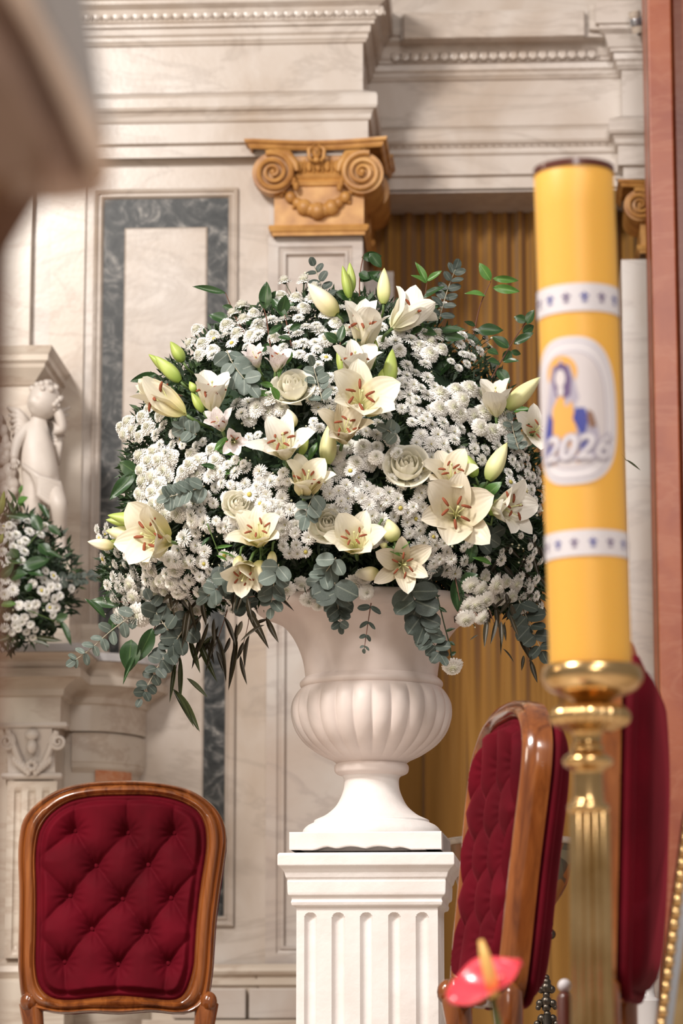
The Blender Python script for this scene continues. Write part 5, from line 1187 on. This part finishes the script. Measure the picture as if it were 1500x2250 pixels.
# eucalyptus, round leaves
E_ = 'eucalyptus_branch'
eucalyptus('blue-green round eucalyptus leaves in front of the half-hidden lily', [(498, 770), (515, 805), (545, 842)], 44, 38, 26, lift=.05)
eucalyptus('dark eucalyptus sprig on top beside the plump bud', [(712, 660), (705, 625), (690, 585)], 34, 22, 22, 'eucd', lift=.0, aspect=.85)
eucalyptus('pale eucalyptus fan at the left of the bouquet', [(450, 1068), (412, 1080), (372, 1092)], 36, 30, 18, lift=.045)
eucalyptus('four-leaf eucalyptus tip right of centre', [(872, 955), (850, 945)], 30, 26, 14, lift=.05)
eucalyptus('grey-green eucalyptus leaves in front of the crumpled lily', [(690, 1085), (678, 1112), (672, 1135)], 36, 32, 22, lift=.06)
eucalyptus('eucalyptus sprig behind the pale green-cream rose', [(708, 880), (698, 840), (688, 805)], 34, 26, 22, lift=.02)
eucalyptus('eucalyptus leaves among the left daisies', [(432, 955), (402, 940)], 34, 28, 16, lift=.02)
eucalyptus('eucalyptus branch hanging over the rim left of the pompons', [(612, 1240), (600, 1290), (595, 1335)], 46, 26, 22, lift=.06)
eucalyptus('eucalyptus sprig under the low middle lily', [(738, 1225), (712, 1262), (700, 1285)], 40, 34, 22, lift=.05)
eucalyptus('dark eucalyptus branch hanging in front of the urn neck', [(735, 1280), (742, 1330), (748, 1375)], 56, 20, 20, 'eucd', lift=.07)
eucalyptus('longest dark eucalyptus branch hanging over the right of the urn', [(900, 1295), (922, 1350), (945, 1400), (968, 1440)], 62, 26, 22, 'eucd', lift=.07)
eucalyptus('thin eucalyptus twig dangling in front of the urn middle', [(815, 1325), (808, 1370), (800, 1425)], 30, 12, 34, 'eucd', lift=.06, aspect=.6, twig='stem_red')
eucalyptus('long eucalyptus branch trailing over the altar corner', [(420, 1350), (392, 1400), (352, 1455), (310, 1535)], 46, 22, 26, 'eucd', lift=.03)
eucalyptus('eucalyptus sprig reaching furthest left over the altar shelf', [(300, 1345), (245, 1385), (200, 1425), (165, 1450)], 40, 24, 32, lift=.02, aspect=.7)
eucalyptus('eucalyptus branch hanging beside the candle', [(1140, 1320), (1165, 1375), (1190, 1430)], 46, 32, 30, 'eucd', lift=.02)
eucalyptus('eucalyptus leaves under the left pompons', [(500, 1265), (480, 1290), (455, 1310)], 36, 30, 20, lift=.03)
eucalyptus('curled eucalyptus leaves left of the lily touching the candle', [(1140, 990), (1128, 950), (1122, 925)], 26, 20, 16, lift=.04, aspect=.7)
eucalyptus('round eucalyptus leaves under the side-facing right lily', [(1050, 1190), (1080, 1175)], 42, 34, 20, 'eucd', lift=.02)
eucalyptus('eucalyptus tip high against the yellow curtain', [(965, 700), (982, 640), (1000, 592)], 34, 26, 24, 'eucd', lift=-.02, aspect=.62)
eucalyptus('eucalyptus leaves at lower left among white pompons', [(370, 1385), (345, 1350), (330, 1318)], 34, 28, 22, 'eucd', lift=.04)
eucalyptus('eucalyptus leaves behind the hanging buds', [(480, 1240), (520, 1300), (545, 1340)], 38, 30, 20, 'eucd', lift=.0)
eucalyptus('dark eucalyptus leaves behind the olive bud', [(905, 1190), (930, 1230), (950, 1280)], 36, 34, 20, 'eucd', lift=-.03)

# glossy leaves, placed one by one
def sprig(label, pts, leaves, kind='dark', lift=0, twig='stem_red', el=0): return branch('glossy_leaf_sprig', label, pts, leaves, kind, twig, .0020, lift, endlift=el)
sprig('leaf sprig stretching towards the wall panel at upper left', [(535, 730), (515, 690), (495, 643)], [((497, 645), (422, 628), 16), ((514, 686), (532, 674), 16), ((505, 705), (458, 690), 26), ((512, 678), (488, 672), 14), ((530, 700), (580, 722), 16)])
sprig('curled glossy leaf sprig left of the white top pompons', [(595, 770), (585, 700), (578, 675)], [((582, 680), (585, 618), 30), ((583, 668), (606, 640), 18), ((580, 664), (572, 660), 12), ((590, 735), (620, 712), 16), ((592, 755), (570, 775), 14)])
sprig('dark leaf sprig between the two top pompon clusters', [(640, 760), (625, 690), (620, 670)], [((618, 690), (628, 648), 30), ((620, 682), (596, 655), 22), ((624, 672), (648, 668), 16), ((630, 700), (604, 668), 18), ((636, 725), (662, 712), 16), ((640, 745), (610, 740), 14)])
sprig('dark camellia twig rising highest at the top', [(790, 680), (790, 610), (798, 560)], [((794, 566), (840, 562), 24), ((812, 556), (838, 588), 26), ((788, 600), (812, 612), 24), ((788, 618), (836, 596), 20), ((786, 645), (758, 668), 28), ((790, 650), (805, 668), 24), ((784, 660), (735, 640), 26), ((783, 670), (795, 650), 22), ((812, 600), (838, 620), 22), ((780, 690), (730, 700), 26)], lift=-.03)
sprig('young green leaf twig against the left of the yellow curtain', [(915, 740), (930, 670), (938, 620)], [((938, 622), (914, 574), 16, 'young'), ((938, 618), (970, 594), 15, 'young'), ((936, 622), (906, 602), 14, 'young'), ((933, 660), (890, 640), 16), ((930, 655), (975, 625), 18), ((925, 688), (968, 668), 14), ((922, 700), (890, 672), 26), ((935, 640), (992, 636), 12), ((926, 716), (902, 734), 20), ((922, 726), (960, 735), 24)], lift=-.02)
sprig('bright green leaf twig standing alone before the yellow curtain', [(1040, 735), (1055, 670), (1078, 618)], [((1078, 616), (1052, 578), 24, 'young'), ((1082, 612), (1140, 616), 17, 'young'), ((1082, 632), (1142, 640), 21, 'young'), ((1066, 650), (1022, 640), 20, 'young'), ((1044, 716), (1020, 706), 12, 'dark'), ((1046, 728), (1106, 722), 30, 'dark'), ((1044, 734), (1060, 720), 14)], lift=-.03)
sprig('dark leaf sprig touching the candle below the upper band', [(1080, 830), (1130, 745), (1160, 700)], [((1158, 705), (1128, 696), 20), ((1158, 712), (1172, 680), 24), ((1148, 730), (1174, 715), 22), ((1128, 756), (1172, 730), 20), ((1118, 765), (1080, 738), 28), ((1120, 770), (1106, 796), 24), ((1122, 772), (1145, 778), 14), ((1105, 795), (1140, 792), 16), ((1098, 798), (1072, 792), 26), ((1092, 812), (1120, 842), 26), ((1070, 770), (1095, 776), 22), ((1060, 760), (1000, 726), 20)], lift=-.02)
sprig('glossy leaves at the right of the top lily', [(930, 775), (970, 735)], [((968, 738), (1020, 742), 22), ((965, 730), (1022, 722), 22), ((958, 745), (990, 712), 20), ((950, 740), (915, 725), 18), ((990, 790), (952, 830), 32)], lift=.0)
sprig('two-leaf sprig beside the topmost white pompons', [(742, 790), (748, 748)], [((748, 752), (752, 712), 22), ((742, 752), (712, 730), 22), ((750, 758), (798, 746), 14)], lift=.05)
sprig('leaf pair pointing left beside the trumpet lily', [(400, 870), (350, 850), (338, 825)], [((345, 822), (286, 838), 22), ((340, 850), (298, 862), 14), ((350, 838), (334, 850), 10)], lift=-.02)
sprig('big three-leaf sprig at the left edge of the bouquet', [(340, 1060), (300, 1040)], [((300, 1040), (262, 1014), 34), ((298, 1036), (240, 1098), 30), ((300, 1040), (266, 1085), 34), ((300, 1045), (318, 1082), 28)], lift=.0)
sprig('pair of long dark leaves at the lower left edge', [(330, 1330), (262, 1322)], [((262, 1330), (198, 1318), 26), ((232, 1358), (190, 1312), 18), ((258, 1345), (240, 1392), 24)], lift=.0)
sprig('two large glossy leaves hanging at lower left', [(350, 1360), (325, 1405)], [((288, 1405), (282, 1476), 46, 'dark'), ((335, 1380), (302, 1455), 36, 'dark'), ((300, 1430), (268, 1500), 12)], lift=.03)
sprig('narrow leaves beside the fat central bud', [(735, 1040), (700, 985)], [((712, 1030), (700, 950), 24, 'dark'), ((690, 1025), (640, 1040), 18, 'young'), ((680, 1010), (700, 968), 20, 'young'), ((655, 1000), (690, 1010), 14, 'young')], lift=.0, twig='stem')
sprig('lance leaves around the hidden upper middle rose', [(610, 870), (590, 860)], [((600, 862), (548, 872), 20, 'young'), ((612, 830), (622, 770), 16, 'young'), ((600, 848), (570, 842), 14, 'young'), ((640, 770), (628, 800), 16, 'young'), ((612, 880), (596, 848), 20, 'young')], lift=.02, twig='stem')
sprig('green leaves around the right-hand lily buds', [(1060, 1100), (1075, 1060)], [((1060, 1095), (1102, 1058), 30, 'young'), ((1058, 1090), (1040, 1064), 12, 'young'), ((1062, 1098), (1110, 1092), 26), ((1070, 1060), (1050, 1075), 14, 'young'), ((1055, 1100), (1035, 1120), 12, 'young')], lift=.03, twig='stem')
sprig('dark leaves around the long bud reaching the candle', [(1120, 930), (1150, 900)], [((1150, 895), (1175, 945), 32), ((1128, 905), (1165, 895), 14, 'young'), ((1135, 915), (1175, 905), 12, 'young'), ((1130, 925), (1165, 930), 20)], lift=.0)
sprig('lance leaves between the left pompons', [(490, 1060), (520, 1010)], [((500, 1010), (550, 1020), 18, 'young'), ((490, 1045), (545, 1010), 18, 'young'), ((480, 1030), (440, 1020), 14), ((500, 960), (470, 990), 16, 'young'), ((472, 985), (530, 998), 18, 'young')], lift=.0, twig='stem')
sprig('curled green leaves under the olive bud', [(870, 1215), (888, 1200)], [((862, 1200), (895, 1218), 16, 'young'), ((880, 1222), (850, 1205), 14, 'young'), ((880, 1205), (900, 1190), 12, 'young')], lift=.04, twig='stem')
sprig('broad dark leaves hanging over the right rim', [(1000, 1270), (1010, 1320)], [((1000, 1270), (1006, 1345), 32), ((1010, 1280), (1050, 1262), 28), ((1040, 1190), (1030, 1240), 28), ((1080, 1240), (1040, 1222), 14, 'young')], lift=.02)
sprig('thin curved leaf arching out to the right of the candle', [(1195, 1000), (1340, 990), (1376, 1012)], [((1374, 1010), (1406, 1036), 5, 'wil')], lift=-.1, twig='stem_dark')
sprig('fine green leaf tips among left daisies', [(455, 1150), (480, 1215)], [((470, 1205), (512, 1198), 8, 'young'), ((475, 1220), (500, 1232), 7, 'young'), ((460, 1180), (442, 1200), 10), ((480, 1212), (520, 1225), 6, 'young')], lift=.02, twig='stem')
# narrow hanging leaves
willow('long narrow leaves hanging lowest in front of the dark panel', [(440, 1370), (400, 1430), (375, 1510)], [((378, 1512), (432, 1608), 20), ((390, 1520), (438, 1610), 20), ((395, 1440), (394, 1548), 14), ((385, 1450), (372, 1545), 12), ((410, 1490), (455, 1535), 16), ((415, 1400), (440, 1480), 16), ((430, 1390), (480, 1500), 18), ((380, 1515), (425, 1600), 14)])
willow('dark narrow leaves under the left rim', [(500, 1340), (480, 1400), (465, 1440)], [((492, 1355), (515, 1420), 16), ((470, 1390), (500, 1498), 16), ((462, 1400), (435, 1450), 14), ((480, 1375), (455, 1480), 14), ((475, 1430), (490, 1480), 12), ((455, 1400), (470, 1460), 12), ((440, 1395), (420, 1470), 12)], 'wilb')
willow('dark narrow leaves beside the urn rim', [(550, 1310), (545, 1370), (530, 1430)], [((540, 1330), (592, 1428), 20), ((548, 1395), (535, 1468), 14), ((528, 1440), (545, 1506), 12), ((520, 1400), (500, 1520), 16), ((535, 1410), (520, 1450), 12), ((560, 1370), (590, 1360), 10), ((520, 1370), (510, 1440), 12), ((505, 1400), (490, 1440), 12), ((556, 1380), (580, 1400), 9)], 'wilb')
willow('brown narrow leaves over the curtain right of the urn', [(1075, 1340), (1085, 1370)], [((1072, 1355), (1066, 1425), 16), ((1090, 1360), (1078, 1415), 12), ((1100, 1365), (1102, 1420), 14), ((1108, 1370), (1112, 1410), 8), ((1110, 1365), (1098, 1440), 8), ((1104, 1425), (1130, 1455), 6), ((1050, 1395), (1032, 1408), 6), ((1120, 1350), (1140, 1400), 12)], 'wilb')
willow('dark narrow leaves curling down beside the candle', [(1130, 1350), (1150, 1410), (1175, 1440)], [((1138, 1380), (1165, 1450), 20), ((1160, 1420), (1185, 1445), 10), ((1172, 1440), (1160, 1455), 10), ((1165, 1450), (1180, 1500), 14), ((1150, 1440), (1145, 1475), 10), ((1150, 1345), (1120, 1378), 10)], 'wilb')
willow('narrow leaves under the far left of the bouquet', [(370, 1360), (350, 1400)], [((385, 1360), (372, 1440), 14), ((360, 1390), (388, 1440), 14), ((440, 1420), (470, 1395), 10), ((395, 1380), (408, 1440), 16), ((350, 1385), (335, 1400), 14)], 'wil')
random.seed(31)
lv = []
for k in range(22):
    x = U(370, 590); y = U(1290, 1375); a = U(.6, 2.6); l_ = U(30, 75); lv.append(((x, y), (x + l_ * cos(a), y + l_ * sin(a)), U(9, 16)))
willow('dense dark narrow foliage under the left half of the bouquet', [(400, 1290), (470, 1320), (560, 1310)], lv, 'wilb', lift=-.05)
lv = []
for k in range(60):
    x = U(1000, 1200); y = U(1170, 1340); a = U(.6, 2.4); l_ = U(30, 60); lv.append(((x, y), (x + l_ * cos(a), y + l_ * sin(a)), U(9, 16)))
willow('dense dark foliage under the right half of the bouquet', [(1010, 1240), (1080, 1280), (1180, 1290)], lv, 'wilb', lift=-.06)

# dark filler foliage (nobody could count it) and the foam it is stuck in
def filler(D, n, name, lab, lo=.66, hi=.97, sz=(14, 34)):
    b = MB(); k = pxm(D.Y)
    for i in range(n):
        a = U(0, 2 * pi); r_ = sqrt(R()) * 1.0; px = D.cx + D.ax * r_ * cos(a) * .90; dz = r_ * sin(a); py = D.cy - dz * (D.up if dz > 0 else D.dn) * .90
        d = sqrt(max(0, 1 - r_ * r_)); q = U(lo, hi); Y = D.Y - D.b * d * q + U(0, .05); p = P(px, py, Y); l_ = U(*sz) * k; dr = Vector((U(-1, 1) + cos(a) * .5, U(-1, .4), U(-1, 1) + sin(a) * .5)).normalized(); w = dr.cross(Vector((U(-.5, .5), -1, U(-.5, .5)))).normalized() * l_ * U(.06, .16)
        b.add([p, p + dr * l_ * .5 + w, p + dr * l_, p + dr * l_ * .5 - w], [(0, 1, 2), (0, 2, 3)])
    o = b.build(name, M_['fill'], fix=False); tag(o, lab, 'foliage', kind='stuff'); return o
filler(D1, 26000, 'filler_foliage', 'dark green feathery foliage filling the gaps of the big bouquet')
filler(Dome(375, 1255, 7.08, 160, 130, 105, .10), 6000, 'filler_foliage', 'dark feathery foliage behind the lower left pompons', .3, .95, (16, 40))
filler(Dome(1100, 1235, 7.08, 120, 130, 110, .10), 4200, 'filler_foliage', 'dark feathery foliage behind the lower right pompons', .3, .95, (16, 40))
random.seed(5)
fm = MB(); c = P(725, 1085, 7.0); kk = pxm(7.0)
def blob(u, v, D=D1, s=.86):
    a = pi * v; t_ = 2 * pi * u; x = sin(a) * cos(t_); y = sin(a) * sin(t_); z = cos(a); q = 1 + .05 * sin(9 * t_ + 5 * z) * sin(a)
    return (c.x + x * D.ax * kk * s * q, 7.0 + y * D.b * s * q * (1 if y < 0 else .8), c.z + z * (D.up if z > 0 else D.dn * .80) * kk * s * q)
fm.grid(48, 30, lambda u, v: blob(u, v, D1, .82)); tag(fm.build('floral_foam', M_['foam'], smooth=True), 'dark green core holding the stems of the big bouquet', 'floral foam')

# ================================================================ SECOND BOUQUET (left, on the altar shelf)
random.seed(77)
YS = 8.62
D2 = Dome(-10, 1290, YS, 200, 200, 150, .22)
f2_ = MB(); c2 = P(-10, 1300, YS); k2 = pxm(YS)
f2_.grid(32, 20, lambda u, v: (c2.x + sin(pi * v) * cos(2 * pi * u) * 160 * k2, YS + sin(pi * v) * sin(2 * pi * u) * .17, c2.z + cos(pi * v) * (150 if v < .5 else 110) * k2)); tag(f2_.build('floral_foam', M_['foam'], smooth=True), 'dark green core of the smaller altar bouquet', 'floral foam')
filler(D2, 3500, 'filler_foliage', 'dark green foliage filling the smaller altar bouquet', .7, 1.05, (12, 34))
S2 = [(15,1185,8,'A',36,24,'at its top'),(60,1165,7,'A',34,22,'along its upper edge'),(40,1205,7,'A',30,22,'under the top leaves'),(108,1160,2,'B',12,26,'beside the upright green tips'),(8,1235,3,'A',14,20,'near the photo edge'),(20,1290,5,'A',26,24,'at mid height'),(100,1275,7,'A',30,20,'beneath the long glossy leaves'),(135,1290,6,'A',24,18,'on its outer edge'),(100,1315,5,'A',26,22,'around the open daisy'),
      (55,1335,4,'A',26,22,'above the shelf'),(25,1375,6,'A',28,20,'lowest by the shelf'),(62,1385,5,'A',22,18,'touching the shelf'),(10,1155,5,'C',30,22,'tucked behind the green bud'),(125,1350,3,'A',18,18,'by the drooping leaf')]
for (px, py, n, typ, spd, sz, w_) in S2: spray(px, py, n, typ, spd, sz * 1.2, 'white chrysanthemums of the altar bouquet ' + w_, D=D2, group='chrysanthemum sprays in the altar bouquet', nbud=1)
def sprig2(label, pts, leaves, kind='dark', lift=.02): return branch('glossy_leaf_sprig', label, pts, leaves, kind, 'stem', .0018, lift, D=D2)
sprig2('upright leafy tip of the altar bouquet', [(20, 1140), (38, 1105), (45, 1070)], [((40, 1105), (60, 1090), 24, 'young'), ((44, 1085), (48, 1065), 12, 'young'), ((36, 1108), (18, 1074), 9), ((28, 1128), (14, 1096), 8), ((42, 1100), (50, 1112), 16, 'young')])
sprig2('dark arching leaves at the top right of altar bouquet', [(60, 1200), (90, 1165), (105, 1155)], [((66, 1135), (8, 1132), 14), ((84, 1105), (110, 1140), 14), ((92, 1165), (68, 1128), 26), ((106, 1154), (134, 1176), 18), ((100, 1210), (138, 1226), 12)])
sprig2('large glossy leaves across the middle of altar bouquet', [(10, 1240), (60, 1235), (100, 1230)], [((50, 1250), (108, 1225), 32), ((45, 1235), (10, 1215), 26), ((0, 1270), (30, 1240), 22), ((20, 1270), (60, 1258), 30), ((60, 1255), (95, 1262), 20), ((40, 1225), (20, 1205), 22), ((85, 1195), (112, 1220), 28)])
sprig2('leaves at the bottom of the altar bouquet', [(60, 1340), (120, 1365), (150, 1380)], [((130, 1360), (158, 1418), 16), ((122, 1362), (150, 1350), 20), ((80, 1400), (138, 1408), 12, 'wil'), ((70, 1410), (110, 1418), 10, 'wil'), ((0, 1330), (36, 1325), 18, 'young'), ((60, 1300), (68, 1280), 20), ((20, 1400), (-10, 1410), 12, 'wil')])
eucalyptus('eucalyptus sprig reaching right from the altar bouquet', [(130, 1275), (160, 1275), (205, 1265)], 20, 15, 14, 'eucd', D=D2, lift=0)
bud('yellow-green bud at the top of the altar bouquet', (-2, 1130), (8, 1078), 18, 'bg', D=D2); bud('small green bud low in the altar bouquet edge', (-6, 1195), (6, 1172), 16, 'bg', D=D2)
